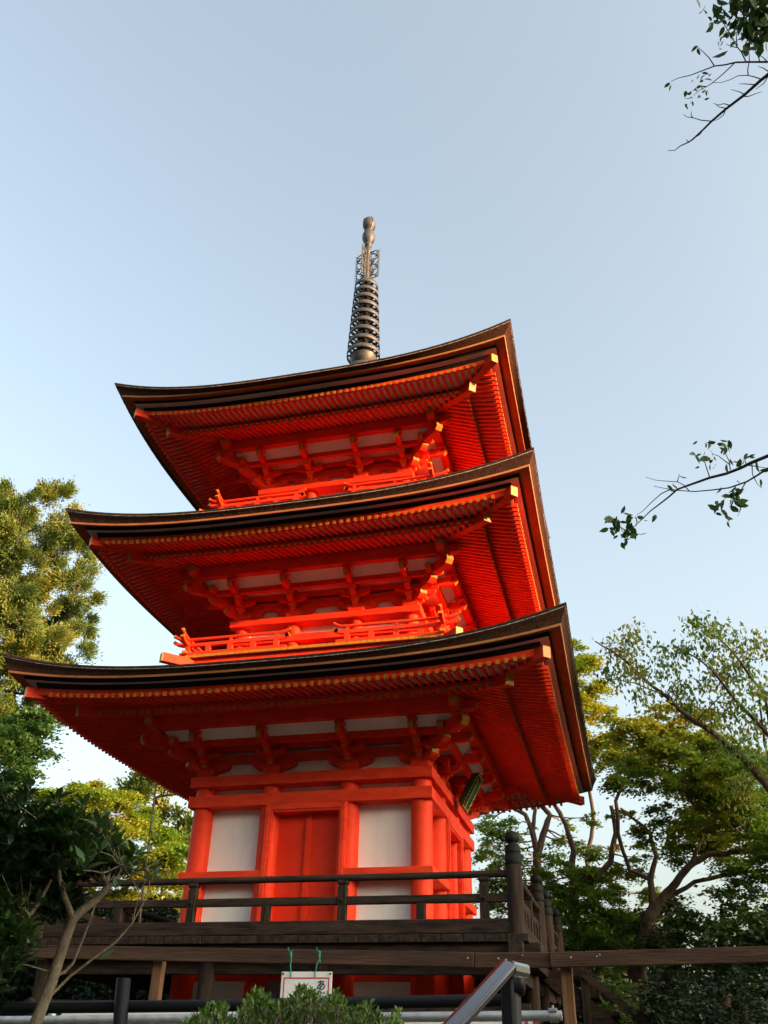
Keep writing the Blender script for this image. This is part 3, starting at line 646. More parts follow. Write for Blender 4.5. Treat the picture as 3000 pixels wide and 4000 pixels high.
# unseen wooded slope added behind the camera, blocks low sky to darken the soffits
m=MB(); NA,NB=90,12; vs=[]
for j in range(NB):
    for i in range(NA):
        a=math.radians(-42-112*i/(NA-1)); b=j/(NB-1); e=min(1,i/12,(NA-1-i)/12)
        r_=20+26*b; top=(16.5+1.2*math.sin(i*.5)+.8*math.sin(i*1.3))*e
        z=-3.2+(top+3.2)*math.sin(min(1,b*2)*PI/2); vs.append((2+r_*math.cos(a),-13+r_*math.sin(a),z+(rg.uniform(-.4,.4) if 0<j<NB-1 else 0)))
m.add(vs,[(j*NA+i,j*NA+i+1,(j+1)*NA+i+1,(j+1)*NA+i) for j in range(NB-1) for i in range(NA-1)],0,False)
tag(m.build('sky_blocking_slope',HILL),kind='structure')
# ------------------------------------------------------------------ vegetation
def leafmat(name, cols, sc_=1.2, trans=.35, rough=.5, spec=.35):
    m=bpy.data.materials.new(name); m.use_nodes=True; nt=m.node_tree; b=nt.nodes['Principled BSDF']; out=nt.nodes['Material Output']
    geo=nt.nodes.new('ShaderNodeNewGeometry'); tc=nt.nodes.new('ShaderNodeTexCoord'); n=nt.nodes.new('ShaderNodeTexNoise'); n.inputs['Scale'].default_value=sc_; n.inputs['Detail'].default_value=2
    nt.links.new(tc.outputs['Object'],n.inputs[0])
    ad=nt.nodes.new('ShaderNodeMath'); ad.operation='MULTIPLY_ADD'; ad.inputs[1].default_value=.42
    nt.links.new(geo.outputs['Random Per Island'],ad.inputs[0])
    sb=nt.nodes.new('ShaderNodeMath'); sb.operation='MULTIPLY_ADD'; sb.inputs[1].default_value=1.7; sb.inputs[2].default_value=-.56
    nt.links.new(n.outputs[0],sb.inputs[0]); nt.links.new(sb.outputs[0],ad.inputs[2])
    r=nt.nodes.new('ShaderNodeValToRGB'); e=r.color_ramp.elements
    k=len(cols)
    for i,c in enumerate(cols):
        x=e[i] if i<2 else e.new(i/(k-1)); x.position=i/(k-1); x.color=(*c,1)
    nt.links.new(ad.outputs[0],r.inputs[0]); nt.links.new(r.outputs[0],b.inputs['Base Color'])
    b.inputs['Roughness'].default_value=rough; b.inputs['Specular IOR Level'].default_value=spec
    tr=nt.nodes.new('ShaderNodeBsdfTranslucent'); mx=nt.nodes.new('ShaderNodeMixShader'); mx.inputs[0].default_value=trans
    g=nt.nodes.new('ShaderNodeMixRGB'); g.blend_type='MULTIPLY'; g.inputs[0].default_value=1; g.inputs[2].default_value=(1.25,1.15,.55,1)
    nt.links.new(r.outputs[0],g.inputs[1]); nt.links.new(g.outputs[0],tr.inputs[0])
    nt.links.new(b.outputs[0],mx.inputs[1]); nt.links.new(tr.outputs[0],mx.inputs[2]); nt.links.new(mx.outputs[0],out.inputs[0])
    return m
L_MAPLE=leafmat('maple_leaves',[(.06,.15,.022),(.11,.22,.032),(.19,.26,.038),(.30,.28,.042)],.5,trans=.45)
L_YEL=leafmat('yellow_maple_leaves',[(.085,.21,.022),(.17,.28,.030),(.28,.32,.034),(.36,.32,.035)],.6,trans=.45)
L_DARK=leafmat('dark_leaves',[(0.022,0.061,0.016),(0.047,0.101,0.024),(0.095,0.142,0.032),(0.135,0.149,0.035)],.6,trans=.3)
L_GREEN=leafmat('green_maple_leaves',[(.035,.10,.03),(.06,.15,.042),(.11,.20,.05)],.8,trans=.35)
L_CYP=leafmat('cypress_sprays',[(.022,.062,.014),(.055,.11,.022),(.12,.165,.028),(.24,.24,.04)],.45,trans=.2)
L_CHE=leafmat('cherry_leaves',[(0.046,0.111,0.023),(0.078,0.169,0.029),(0.208,0.247,0.046),(0.312,0.286,0.065)],.9,trans=.45)
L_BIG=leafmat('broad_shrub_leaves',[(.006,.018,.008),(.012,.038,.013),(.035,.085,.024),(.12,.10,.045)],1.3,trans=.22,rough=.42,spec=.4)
L_AZA=leafmat('azalea_leaves',[(.04,.09,.018),(.075,.14,.026),(.13,.19,.038)],4,trans=.25,rough=.45,spec=.3)
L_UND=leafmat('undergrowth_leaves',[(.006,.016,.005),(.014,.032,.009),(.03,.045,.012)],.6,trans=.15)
L_NEAR=leafmat('overhead_leaves',[(.02,.055,.012),(.035,.08,.018),(.06,.11,.02)],3,trans=.3)
TB=mat('tree_bark',(.045,.032,.024),(.14,.10,.072),scale=7,rough=.9,bump=1,stretch=(1,1,.35),bscale=22)
TD=mat('dark_bark',(.030,.022,.017),(.085,.062,.045),scale=8,rough=.9,bump=.9,stretch=(1,1,.4),bscale=24)
TS=mat('shrub_bark',(.045,.037,.027),(.115,.095,.066),scale=14,rough=.85,bump=.7,bscale=60)
PXM=3414.2*1659/3000
def leaves(name, C_, A_, Nn, L, W, m, parent, fold=.0, shape='quad'):
    n=len(C_); A_=A_/np.linalg.norm(A_,axis=1,keepdims=True); B=np.cross(Nn,A_); B/=np.linalg.norm(B,axis=1,keepdims=True)+1e-9
    U=np.cross(A_,B); L=L[:,None]; W=W[:,None]
    if shape=='quad':
        vs=np.stack([C_, C_+A_*L*.5+B*W*.5, C_+A_*L, C_+A_*L*.5-B*W*.5],1); nv=4
        lp=np.arange(n*4,dtype=np.int32); ls=np.arange(0,n*4,4,dtype=np.int32); 
    else:   # pointed oval with a mid-rib fold: two quads + tips
        vs=np.stack([C_, C_+A_*L*.28+B*W*.42+U*W*fold, C_+A_*L*.62+B*W*.42+U*W*fold-U*L*.04, C_+A_*L-U*L*.16, C_+A_*L*.62-B*W*.42+U*W*fold-U*L*.04, C_+A_*L*.28-B*W*.42+U*W*fold, C_+A_*L*.5-U*L*.01],1); nv=7
        base=np.arange(n,dtype=np.int32)[:,None]*7
        lp=(base+np.array([[0,1,2,6, 2,3,4,6, 4,5,0,6]],dtype=np.int32)).ravel(); ls=np.arange(0,n*12,4,dtype=np.int32)
    me=bpy.data.meshes.new(name); me.vertices.add(n*nv); me.vertices.foreach_set('co',vs.astype(np.float32).ravel())
    me.loops.add(len(lp)); me.loops.foreach_set('vertex_index',lp)
    me.polygons.add(len(ls)); me.polygons.foreach_set('loop_start',ls)
    me.update(calc_edges=True); me.materials.append(m)
    if shape!='quad': me.polygons.foreach_set('use_smooth',np.ones(len(ls),dtype=bool))
    return inst(name,me,parent)
def wob(a,b,rg,amp=.12,n=6,sag=0):
    a=Vector(a);b=Vector(b);L=(b-a).length;pts=[]
    off=Vector((0,0,0))
    for i in range(n+1):
        t=i/n
        if 0<i<n: off=off+Vector((rg.gauss(0,1),rg.gauss(0,1),rg.gauss(0,1)))*L*amp*.3
        pts.append(a.lerp(b,t)+off*math.sin(PI*t)+Vector((0,0,sag*L*math.sin(PI*t))))
    return pts
def tree(name,label,cat,dist,blobs,trunks,lm,bm,seed,ll=.085,lw=.07,dens=1.0,flat=.5,style='maple',depth=.9,group=None,rsub=.34,twigs=True,base_z=-2.0,branch_r=.035,gap=0):
    """blobs: (u,v,r,[dd]) ; trunks: list of [(u,v,radius_m[,dd])...] first point of the first is the foot"""
    rg=random.Random(seed); nr=np.random.default_rng(seed)
    t0=trunks[0][0]; foot=P(t0[0],t0[1],dist+(t0[3] if len(t0)>3 else 0))
    T=empty(name,(foot.x,foot.y,base_z)); tag(T,label,cat,group); off=Vector(T.location)
    mb=MB(); nodes=[]
    for j,tr in enumerate(trunks):
        pts=[];rad=[]
        for q in tr:
            pts.append(P(q[0],q[1],dist+(q[3] if len(q)>3 else 0))); rad.append(q[2])
        if j==0: pts=[Vector((pts[0].x,pts[0].y,base_z-.3))]+pts; rad=[rad[0]*1.25]+rad
        # densify with wobble
        P2=[];R2=[]
        for i in range(len(pts)-1):
            s_=wob(pts[i],pts[i+1],rg,.05,4); P2+=s_[:-1]; R2+=[rad[i]+(rad[i+1]-rad[i])*t/4 for t in range(4)]
        P2.append(pts[-1]); R2.append(rad[-1])
        mb.tube([p-off for p in P2],[r*(1+rg.uniform(-.08,.08)) for r in R2],9)
        nodes+=[(p,r) for p,r in zip(P2,R2) if p.z>base_z+1.2]
    Cs=[];Ax=[];Nn=[];cen=Vector((0,0,0))
    allc=[]
    for bl in blobs:
        u,v,r=bl[:3]; dd=(bl[3] if len(bl)>3 else rg.uniform(-depth,depth)); d=dist+dd; c=P(u,v,d); R=r/PXM*d
        allc.append(c)
        npt,nrd=min(nodes,key=lambda q:(q[0]-c).length+(2.0 if q[0].z>c.z+.3 else 0))
        br=wob(npt,c,rg,.10,6,-.04); r0=min(nrd*.6,branch_r)
        mb.tube([p-off for p in br],[r0*(1-.75*i/6) for i in range(7)],6)
        ns=max(4,int((R/rsub)**2*2.6*(1.3 if style=='cypress' else 1)))
        for i in range(ns):
            q=nr.normal(size=3); q/=np.linalg.norm(q); q*=nr.uniform(.1,1.08)**.5; 
            sc3=np.array([R,R,R*(flat if style!='cypress' else 1)])
            cc=np.array(c)+q*sc3
            rs=R*.0+rsub*nr.uniform(.6,1.25)*min(1,R/.6+.3)
            if twigs and rg.random()<.75:
                j=rg.choice((3,4,5,6)); tw=wob(br[j],Vector(cc),rg,.12,3); mb.tube([p-off for p in tw],[r0*.30,r0*.24,r0*.16,.003],4)
            n=int(170*dens*(rs/.34)**2*rg.uniform(.6,1.35))
            g=nr.normal(size=(n,3)); 
            if style=='maple':
                tilt=nr.normal(size=2)*.25; p=g*np.array([.55,.55,.13])*rs; p[:,2]+=p[:,0]*tilt[0]+p[:,1]*tilt[1]-.25*(p[:,0]**2+p[:,1]**2)/rs
                ax=np.stack([nr.normal(size=n),nr.normal(size=n),nr.normal(size=n)*.35-.15],1); nn=np.stack([nr.normal(size=n)*.45,nr.normal(size=n)*.45,np.ones(n)],1)
            elif style=='cypress':
                od=np.array(c)-np.array([off.x,off.y,c[2]]); od=q*.8+np.array([0,0,.25]); od/=np.linalg.norm(od)+1e-6
                t=nr.uniform(0,1,size=(n,1)); p=g*.28*rs+od*t*rs*.95; ax=od+g*.55+np.array([0,0,.1]); nn=nr.normal(size=(n,3))
            elif style=='droop':
                p=g*.5*rs; ax=nr.normal(size=(n,3))*.5+np.array([0,0,-.9]); nn=nr.normal(size=(n,3))
            else:
                p=g*.5*rs; ax=nr.normal(size=(n,3)); nn=nr.normal(size=(n,3))+np.array([0,0,.8])
            Cs.append(cc+p-np.array(off)); Ax.append(ax); Nn.append(nn)
    Cs=np.concatenate(Cs);Ax=np.concatenate(Ax);Nn=np.concatenate(Nn); n=len(Cs)
    sz=nr.uniform(.65,1.3,size=n)
    mb.build('trunk',bm,T); leaves('crown',Cs,Ax,Nn,ll*sz,lw*sz,lm,T)
    return T
# left side
tree('cypress_tree','tall golden green cypress rising behind the left roof corners','cypress tree',38,
 [(40,1180,34,-2.5),(36,1260,34,-2.5),(34,1340,36,-2.5),(30,1420,40,-2.5),(28,1120,22,-2),(36,1078,36),(118,1085,30),(153,1120,32),(60,1150,53),(140,1190,51),(30,1240,60),(110,1270,53),(173,1265,36),(40,1340,60),(138,1350,51),(183,1350,27),(70,1420,60),(158,1430,41),(20,1490,51),(105,1490,43),(-60,1140,77),(-60,1300,86),(-60,1460,77),(60,1560,41),(120,1570,30),(-30,1580,51)],
 [[(20,1900,0.250),(22,1650,0.210),(28,1450,0.150),(38,1250,0.100),(40,1080,0.030)]],L_CYP,TB,11,ll=.12,lw=.045,dens=2.6,style='cypress',depth=2.2,rsub=.42,branch_r=.06,base_z=-3)
tree('maple_tree','fresh green maple at the left edge under the tall cypress','maple tree',28,
 [(30,1560,50),(-20,1610,70),(70,1625,36),(20,1670,55),(-30,1700,60),(60,1560,24)],
 [[(-60,2100,.14),(-40,1850,.11),(-20,1700,.07),(0,1600,.03)]],L_GREEN,TD,12,dens=1.5,ll=.12,lw=.10,rsub=.5)
tree('maple_tree','yellow green maple between the dark shrub and the pagoda','maple tree',34,
 [(118,1722,48),(180,1712,40),(225,1740,44),(285,1765,48),(340,1800,44),(385,1840,34),(160,1780,56),(240,1810,56),(310,1860,56),(372,1890,42),(110,1830,60),(200,1880,60),(290,1940,60),(370,1960,44),(140,1940,60),(90,1760,36),(265,1725,24),(215,1705,18)],
 [[(240,2150,.16),(235,1980,.13),(225,1860,.09),(215,1780,.05)],[(235,1980,.09),(300,1880,.06),(330,1820,.03)]],L_YEL,TB,13,dens=3.2,ll=.10,lw=.08,depth=2,flat=.6,rsub=.45,branch_r=.06)
tree('cypress_tree','small ragged conifer peeping out under the lowest eave on the left','cypress tree',42,
 [(305,1690,22),(330,1712,26),(372,1745,26),(400,1790,26),(392,1840,30),(300,1730,24),(355,1700,14)],
 [[(350,2000,.16),(350,1850,.12),(345,1740,.06),(318,1690,.03)]],L_CYP,TB,14,ll=.19,lw=.085,dens=1.3,style='cypress',rsub=.6,branch_r=.06)
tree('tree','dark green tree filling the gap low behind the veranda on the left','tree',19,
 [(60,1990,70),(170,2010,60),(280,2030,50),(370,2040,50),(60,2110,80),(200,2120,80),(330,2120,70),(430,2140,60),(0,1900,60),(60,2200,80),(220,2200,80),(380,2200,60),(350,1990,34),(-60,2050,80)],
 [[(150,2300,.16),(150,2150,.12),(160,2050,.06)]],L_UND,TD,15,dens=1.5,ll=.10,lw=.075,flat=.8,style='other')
# right side
tree('maple_tree','bright yellow maple right behind the lower roof edge','maple tree',23,
 [(1335,1600,22),(1330,1640,30),(1310,1545,22),(1285,1500,24),(1262,1430,22),(1232,1395,20),(1245,1440,34),(1262,1490,38),(1240,1540,44),(1290,1540,32),(1312,1590,26),(1265,1600,44),(1230,1650,40),(1285,1640,30)],
 [[(1290,2080,.10),(1285,1960,.07),(1268,1860,.055),(1282,1760,.045),(1262,1640,.035),(1248,1480,.02)]],L_YEL,TD,21,dens=4.0,ll=.075,lw=.06,rsub=.28,flat=.7,depth=.6)
RBIG=[(1450,1650,50),(1520,1660,50),(1410,1800,34),(1580,1690,50),(1540,1810,44),(1610,1640,44),(1380,1660,40),(1480,1780,40),(1370,1580,44),(1425,1565,52),(1495,1560,48),(1345,1625,44),(1410,1625,56),(1480,1615,58),(1555,1625,56),(1330,1680,34),(1540,1690,60),(1600,1680,60),(1470,1690,44),(1390,1700,34),(1585,1755,64),(1510,1760,50),(1645,1740,60),(1640,1810,60),(1560,1830,52),(1440,1760,34),(1480,1835,36),(1620,1880,60),(1340,1760,28),(1690,1660,60),(1700,1850,70)]
tree('maple_tree','broad layered maple with curving pale limbs right of the pagoda','maple tree',19,RBIG,
 [[(1375,2100,0.176),(1395,2020,0.152),(1402,1985,0.144),(1415,1960,0.120),(1428,1945,0.096)],[(1415,1960,0.104),(1450,1920,0.080),(1490,1870,0.068),(1530,1845,0.056),(1580,1842,0.044),(1650,1835,0.032)],
  [(1412,1965,0.080),(1405,1900,0.060),(1418,1850,0.048),(1405,1800,0.040),(1370,1770,0.028),(1340,1745,0.016)],[(1428,1945,0.056),(1500,1905,0.040),(1570,1890,0.036),(1660,1880,0.024)],
  [(1405,1900,0.048),(1360,1880,0.040),(1335,1800,0.040),(1330,1730,0.036),(1345,1690,0.032),(1385,1660,0.028),(1450,1655,0.016)],[(1490,1870,0.040),(1530,1780,0.028),(1560,1720,0.016)]],
 L_MAPLE,TB,22,dens=4.2,ll=.064,lw=.052,flat=.75,depth=2.0,branch_r=.022,rsub=.21)
tree('maple_tree','forked pale trunked maple just behind the railing posts','maple tree',21,
 [(1090,1960,34),(1070,1870,28),(1130,1800,26),(1050,1760,18),(1190,1850,26),(1060,1920,34),(1100,1880,34),(1130,1920,34),(1050,1830,26),(1110,1780,26),(1180,1900,30),(1210,1810,24),(1048,1790,28),(1085,1810,34),(1060,1850,34),(1120,1845,28),(1045,1900,30),(1090,1915,32),(1155,1870,24),(1160,1930,30),(1060,1965,30),(1200,1860,26),(1250,1830,22),(1300,1830,22),(1230,1780,16),(1120,1960,26),(1280,1770,18)],
 [[(1168,2100,0.128),(1165,1990,0.111),(1162,1900,0.102),(1160,1840,0.102)],[(1160,1840,0.076),(1148,1790,0.060),(1135,1760,0.051),(1100,1742,0.034)],[(1162,1842,0.085),(1178,1790,0.072),(1188,1760,0.060),(1165,1735,0.051)],
  [(1150,1800,0.051),(1156,1750,0.043),(1150,1720,0.034)]],L_MAPLE,TB,23,dens=3.0,ll=.064,lw=.052,flat=.8,depth=1.2,rsub=.21,branch_r=.02)
tree('maple_tree','slender twisting maple with a dark leaning stem between the posts and the big maple','maple tree',20,
 [(1245,1905,40),(1290,1900,38),(1220,1950,38),(1275,1960,46),(1330,1930,30),(1330,2000,50),(1250,2020,50),(1200,2010,40),(1290,2050,50),(1180,1960,30),(1230,1870,30),(1370,2000,44),(1270,1900,34),(1140,2000,34),(1160,1900,30),(1120,1860,26),(1270,1850,28),(1290,1940,34),(1215,1920,34),(1100,2010,30),(1340,2010,40),(1350,1960,34),(1240,1990,34),(1310,2040,40),(1180,2040,34),(1400,2030,44),(1420,1960,24),(1340,1890,28),(1380,1880,24),(1310,1840,26),(1370,1850,30),(1205,1900,24),(1390,1930,30),(1330,2050,44)],
 [[(1222,2110,.13),(1232,2050,.11),(1240,1960,.085),(1236,1890,.075),(1240,1840,.065),(1222,1780,.05),(1195,1735,.04)],[(1240,1925,.07),(1290,1895,.07),(1320,1860,.06),(1330,1800,.05),(1320,1740,.04)],[(1232,2045,.09),(1262,2010,.07),(1300,1985,.04)]],
 L_MAPLE,TB,24,dens=3.6,ll=.064,lw=.052,flat=.8,depth=1.2,rsub=.21,branch_r=.02)
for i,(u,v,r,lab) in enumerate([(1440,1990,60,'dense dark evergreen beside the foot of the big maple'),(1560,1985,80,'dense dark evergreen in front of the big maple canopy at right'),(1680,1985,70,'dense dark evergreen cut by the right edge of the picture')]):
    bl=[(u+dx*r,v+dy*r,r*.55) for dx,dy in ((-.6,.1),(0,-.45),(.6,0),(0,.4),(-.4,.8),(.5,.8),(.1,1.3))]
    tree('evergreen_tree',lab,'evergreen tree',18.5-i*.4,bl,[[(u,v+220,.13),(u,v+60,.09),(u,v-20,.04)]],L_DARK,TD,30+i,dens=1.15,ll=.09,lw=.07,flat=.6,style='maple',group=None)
# understorey below the fence rail at right
for i,(u,v,r,lm_,lab) in enumerate([(1330,2140,52,L_DARK,'yellow green low maple bush under the fence rail at right'),(1240,2190,55,L_UND,'dark bush at the foot of the veranda stairs'),(1450,2150,70,L_UND,'dark tangled bush under the middle of the right fence rail'),(1610,2160,70,L_UND,'dark green bush low at the right edge')]):
    bl=[(u+dx*r,v+dy*r,r*.55) for dx,dy in ((-.6,0),(0,-.4),(.6,0),(0,.4),(-.5,.8),(.5,.8),(0,1.2))]
    tree('bush',lab,'bush',15-i*.3,bl,[[(u,v+160,.05),(u,v+60,.04),(u,v,.02)]],lm_,TD,50+i,dens=1.15,ll=.07,lw=.05,flat=.7,style='maple',twigs=True,rsub=.3)
# dense thicket behind everything (one mass)
nr=np.random.default_rng(77); n=90000
u=nr.uniform(-200,1900,n); 
Cs=np.zeros((n,3)); 
cx=np.array(CAM)
az=np.radians(nr.uniform(-18,48,n)); d=nr.uniform(27,31,n)
topz=1.9+.55*np.sin(az*23)+.35*np.sin(az*51+1)+.2*np.sin(az*97)
z=-2.5+(topz+2.5)*nr.uniform(0,1,n)**.8
Cs[:,0]=cx[0]-np.sin(az)*d; Cs[:,1]=cx[1]+np.cos(az)*d; Cs[:,2]=z
o=leaves('thicket',Cs,nr.normal(size=(n,3)),nr.normal(size=(n,3)),nr.uniform(.12,.26,n),nr.uniform(.09,.18,n),L_UND,None); tag(o,kind='stuff')
# tall sparse cherry at right, nearer
rgc=random.Random(3)
CT=[[(1900,2230,0.084,-1),(1800,1950,0.071),(1700,1750,0.063),(1655,1695,0.053),(1590,1625,0.045),(1502,1560,0.034),(1440,1505,0.026),(1380,1455,0.021),(1320,1405,0.014),(1285,1385,0.008)],
    [(1800,1950,0.053),(1720,1740,0.037),(1670,1600,0.029),(1620,1545,0.024),(1540,1450,0.017),(1510,1425,0.013),(1460,1395,0.006)],
    [(1670,1600,0.024),(1652,1500,0.020),(1600,1430,0.016),(1560,1385,0.012),(1520,1355,0.006)],
    [(1700,1750,0.031),(1668,1680,0.019),(1652,1610,0.016),(1640,1500,0.010)],[(1440,1505,0.010),(1370,1475,0.008),(1300,1465,0.004)],[(1502,1560,0.010),(1560,1500,0.008)]]
tree('cherry_tree','sparse leafy cherry with a long dark limb slanting in from the right edge','cherry tree',13,
 [(1330,1400,26),(1370,1420,28),(1350,1455,26),(1400,1460,32),(1310,1450,16),(1390,1500,34),(1440,1440,26),(1450,1490,30),(1420,1395,18),(1365,1370,14),(1500,1350,26),(1540,1350,24),(1580,1380,28),(1530,1400,28),(1590,1440,32),(1630,1470,30),(1560,1450,30),(1510,1480,24),(1540,1540,26),(1600,1520,34),(1640,1560,34),(1480,1400,18),(1640,1390,24),(1600,1600,30),(1650,1640,26),(1480,1530,18),(1560,1600,18),(1620,1700,24),(1700,1500,50),(1720,1620,50),(1700,1380,30)],
 CT,L_CHE,TD,40,ll=.075,lw=.036,dens=.85,style='droop',depth=.8,rsub=.30,flat=.8,branch_r=.014)
# ---- near overhead cherry branches (its trunk stands out of the picture to the right)
OV=empty('overhead_cherry_tree',tuple(P(2500,2900,4.6))); OVL=Vector(OV.location); OV.location.z=-2.7; OVL=Vector(OV.location)
tag(OV,'near cherry whose bare twigs and few leaves reach in from the right edge','cherry tree')
mb=MB(); rg=random.Random(8)
def c3(x,y,d=4.6): return P((2500+x*.31646)/1.80832,(y*.31646)/1.80832,d)
def c4_(x,y,d=5.0): return P((2300+x*.42194)/1.80832,(1650+y*.42194)/1.80832,d)
S1=Vector((OVL.x,OVL.y,2.2)); S2=Vector((OVL.x,OVL.y,1.0))
mb.tube([Vector((OVL.x,OVL.y,-3))-OVL,S2-OVL,S1-OVL,Vector((OVL.x+.2,OVL.y+.1,4.6))-OVL],[.16,.13,.11,.05],10)
def tw(pts,r0,r1): 
    n=len(pts); mb.tube([p-OVL for p in pts],[r0+(r1-r0)*i/(n-1) for i in range(n)],6)
e1=c3(2300,250); tw([S1,e1.lerp(S1,.35),e1],.07,.02)
tw([e1]+[c3(*q) for q in ((1800,700),(1580,920),(1480,1000),(1290,1170),(1060,1345),(880,1500),(790,1590),(650,1720),(600,1755),(500,1800),(430,1855),(340,1860))],.0095,.0012)
tw([e1]+[c3(*q) for q in ((1900,740),(1560,765),(1340,765),(1180,770),(1050,800),(920,815),(750,880),(620,930),(480,960),(380,1005))],.0055,.0012)
for q in ([(920,815),(850,710),(780,640),(705,575)],[(1310,765),(1250,640),(1200,580),(1120,430),(1040,300),(985,240),(970,180)],[(1200,580),(1190,470),(1190,380)],[(1200,585),(1130,575),(1065,545)],[(1170,775),(1050,890),(900,1020),(820,1070),(740,1110),(660,1180)],
   [(1490,975),(1400,945),(1330,930),(1210,935),(1110,985),(1000,1020),(890,1018)],[(1335,930),(1330,860),(1350,740),(1345,650),(1300,510)],[(1415,1045),(1290,1035),(1220,1035)],[(1290,1165),(1220,1130),(1120,1105)],[(1110,1300),(1040,1280),(960,1295),(905,1275)],[(1070,1340),(980,1320),(940,1295)],
   [(880,1495),(760,1485),(660,1455),(580,1445),(535,1410)],[(650,1455),(630,1420),(635,1375)],[(1580,940),(1530,1030),(1470,1070),(1430,1100)],[(1280,1190),(1340,1190),(1420,1160),(1505,1130)],[(1050,1370),(1030,1420),(960,1475),(910,1490)],[(600,1755),(570,1720)],[(780,1600),(740,1660),(680,1700)],[(1480,760),(1460,700),(1415,640)],[(1560,750),(1520,710),(1475,680)],[(1580,880),(1520,840),(1455,820)],[(820,1070),(740,1060),(700,1080),(640,1130)]):
    tw([c3(*x) for x in q],.0028,.0011)
e2=c4_(2100,100); tw([S2,e2.lerp(S2,.4),e2],.05,.016)
tw([e2]+[c4_(*q) for q in ((1659,310),(1500,375),(1400,425),(1270,475),(1120,512),(1000,555),(900,590),(820,620),(740,690),(650,760),(570,820),(500,890),(420,965),(350,960))],.010,.0014)
tw([e2]+[c4_(*q) for q in ((1800,360),(1659,425),(1560,490),(1460,550),(1300,605),(1150,625),(980,640),(830,630),(700,610),(600,590))],.0065,.0014)
for q in ([(1310,440),(1300,360),(1250,255),(1290,205)],[(1310,395),(1200,310),(1140,290)],[(1120,512),(1080,390),(1060,320),(1075,270)],[(930,635),(880,580),(820,550),(730,545),(620,535),(525,505)],[(750,622),(670,660),(580,740),(500,820),(440,860)],[(1510,375),(1515,480),(1560,570),(1605,610)],[(1450,560),(1400,640),(1350,700),(1300,760)],[(1460,395),(1440,330)],[(1460,395),(1580,412),(1659,425)],[(820,545),(840,480)],[(1370,540),(1400,560)]):
    tw([c4_(*x) for x in q],.0032,.0012)
mb.build('branches',mat('twig_bark',(.030,.024,.022),(.07,.055,.048),scale=30,rough=.8),OV)
LC=[];LA=[];LN=[];LL=[]
def clus(p,n,sp,L,down=.8):
    for _ in range(n):
        LC.append(np.array(p-OVL)+np.array([rg.gauss(0,sp) for _ in range(3)])); LA.append([rg.gauss(0,.7),rg.gauss(0,.7),rg.gauss(0,.4)-down]); LN.append([rg.gauss(0,1) for _ in range(3)]); LL.append(L*rg.uniform(.7,1.2))
for x,y,n,sp in ((1300,60,40,.06),(1450,80,44,.07),(1400,0,44,.08),(1560,120,24,.05),(1260,200,22,.05),(1400,250,16,.04),(1360,380,7,.03),(1500,300,22,.05),(1440,420,18,.035),(1560,400,20,.05),(1300,-60,50,.1),(1550,-40,50,.1),(1470,480,8,.02)): clus(c3(x,y),n,sp,.060)
for x,y,n,sp in ((960,180,3,.012),(925,270,5,.015),(1150,340,4,.015),(1000,530,6,.016),(1170,450,2,.01),(760,970,8,.016),(620,1195,9,.018),(700,1130,5,.015),(780,1120,5,.02),(715,575,2,.006),(390,1005,2,.005)): clus(c3(x,y),n,sp,.034,.3)
for x,y,n,sp,L in ((1000,290,2,.01,.07),(1060,320,6,.03,.05),(1130,240,9,.04,.045),(1210,240,7,.03,.05),(1130,340,2,.01,.075),(1290,200,2,.01,.055),(1440,310,3,.012,.05),(1510,320,2,.01,.08),(1330,390,3,.02,.06),(1390,370,4,.02,.03),(830,490,1,.004,.08),(770,580,4,.02,.045),(330,940,14,.035,.07),(240,885,3,.012,.085),(400,880,3,.015,.075),(420,1000,4,.012,.08),(290,1050,4,.02,.05),(340,1060,4,.02,.045),(200,990,4,.02,.055),(480,900,3,.02,.045),(590,870,3,.012,.055),(170,875,2,.01,.04),(1300,700,14,.03,.075),(1340,620,2,.01,.06),(1390,660,2,.01,.06),(1390,760,2,.01,.085),(1220,780,4,.02,.08),(1250,860,4,.02,.05),(1640,500,4,.03,.06),(1550,-20,0,.1,.05)): clus(c4_(x,y),n,sp,L,.6)
LL=np.array(LL); leaves('foliage',np.array(LC),np.array(LA),np.array(LN),LL,LL*.48,L_NEAR,OV,fold=.08,shape='oval')
# ---- dark broad-leaved shrub at left, near
SH=empty('broadleaf_shrub',tuple(P(60,2260,5.0))); SH.location.z=-2.4; SHL=Vector(SH.location)
tag(SH,'dark broad leaved shrub with a pale forked stem in the left foreground','shrub')
mb=MB(); rg=random.Random(21)
def sp_(u,v,d=5.0): return P(u,v,d)-SHL
def limb(q,r0,r1,n=8): 
    pts=[sp_(*x) for x in q]; m_=len(pts); mb.tube(pts,[r0+(r1-r0)*i/(m_-1) for i in range(m_)],n); return pts
base=sp_(60,2250)
mb.tube([Vector((base.x-.05,base.y,-.2)),base],[.04,.030],10)
limb([(60,2250),(85,2190),(112,2120),(128,2070),(148,2010),(158,1985)],.030,.024,10)
limb([(158,1985),(175,1968),(205,1945),(235,1915),(248,1902),(262,1870,4.9)],.024,.012)
limb([(158,1985),(150,1965),(138,1935),(128,1900),(124,1860),(130,1800)],.020,.006)
limb([(118,2108),(140,2100),(158,2080),(172,2045),(186,2010),(196,1985),(205,1955)],.010,.004,6)
limb([(96,2165),(150,2110),(200,2072),(250,2035),(285,1995),(305,1960),(320,1925),(325,1895)],.008,.003,6)
limb([(285,1995),(296,1950),(322,1880)],.004,.002,5)
limb([(-40,2200),(0,2080),(40,2010),(90,1940),(110,1900)],.016,.008)
limb([(-20,1960),(20,1900),(70,1860),(100,1830)],.012,.004,6)
limb([(110,2100),(60,2085),(0,2078)],.005,.003,5)
ends=[]
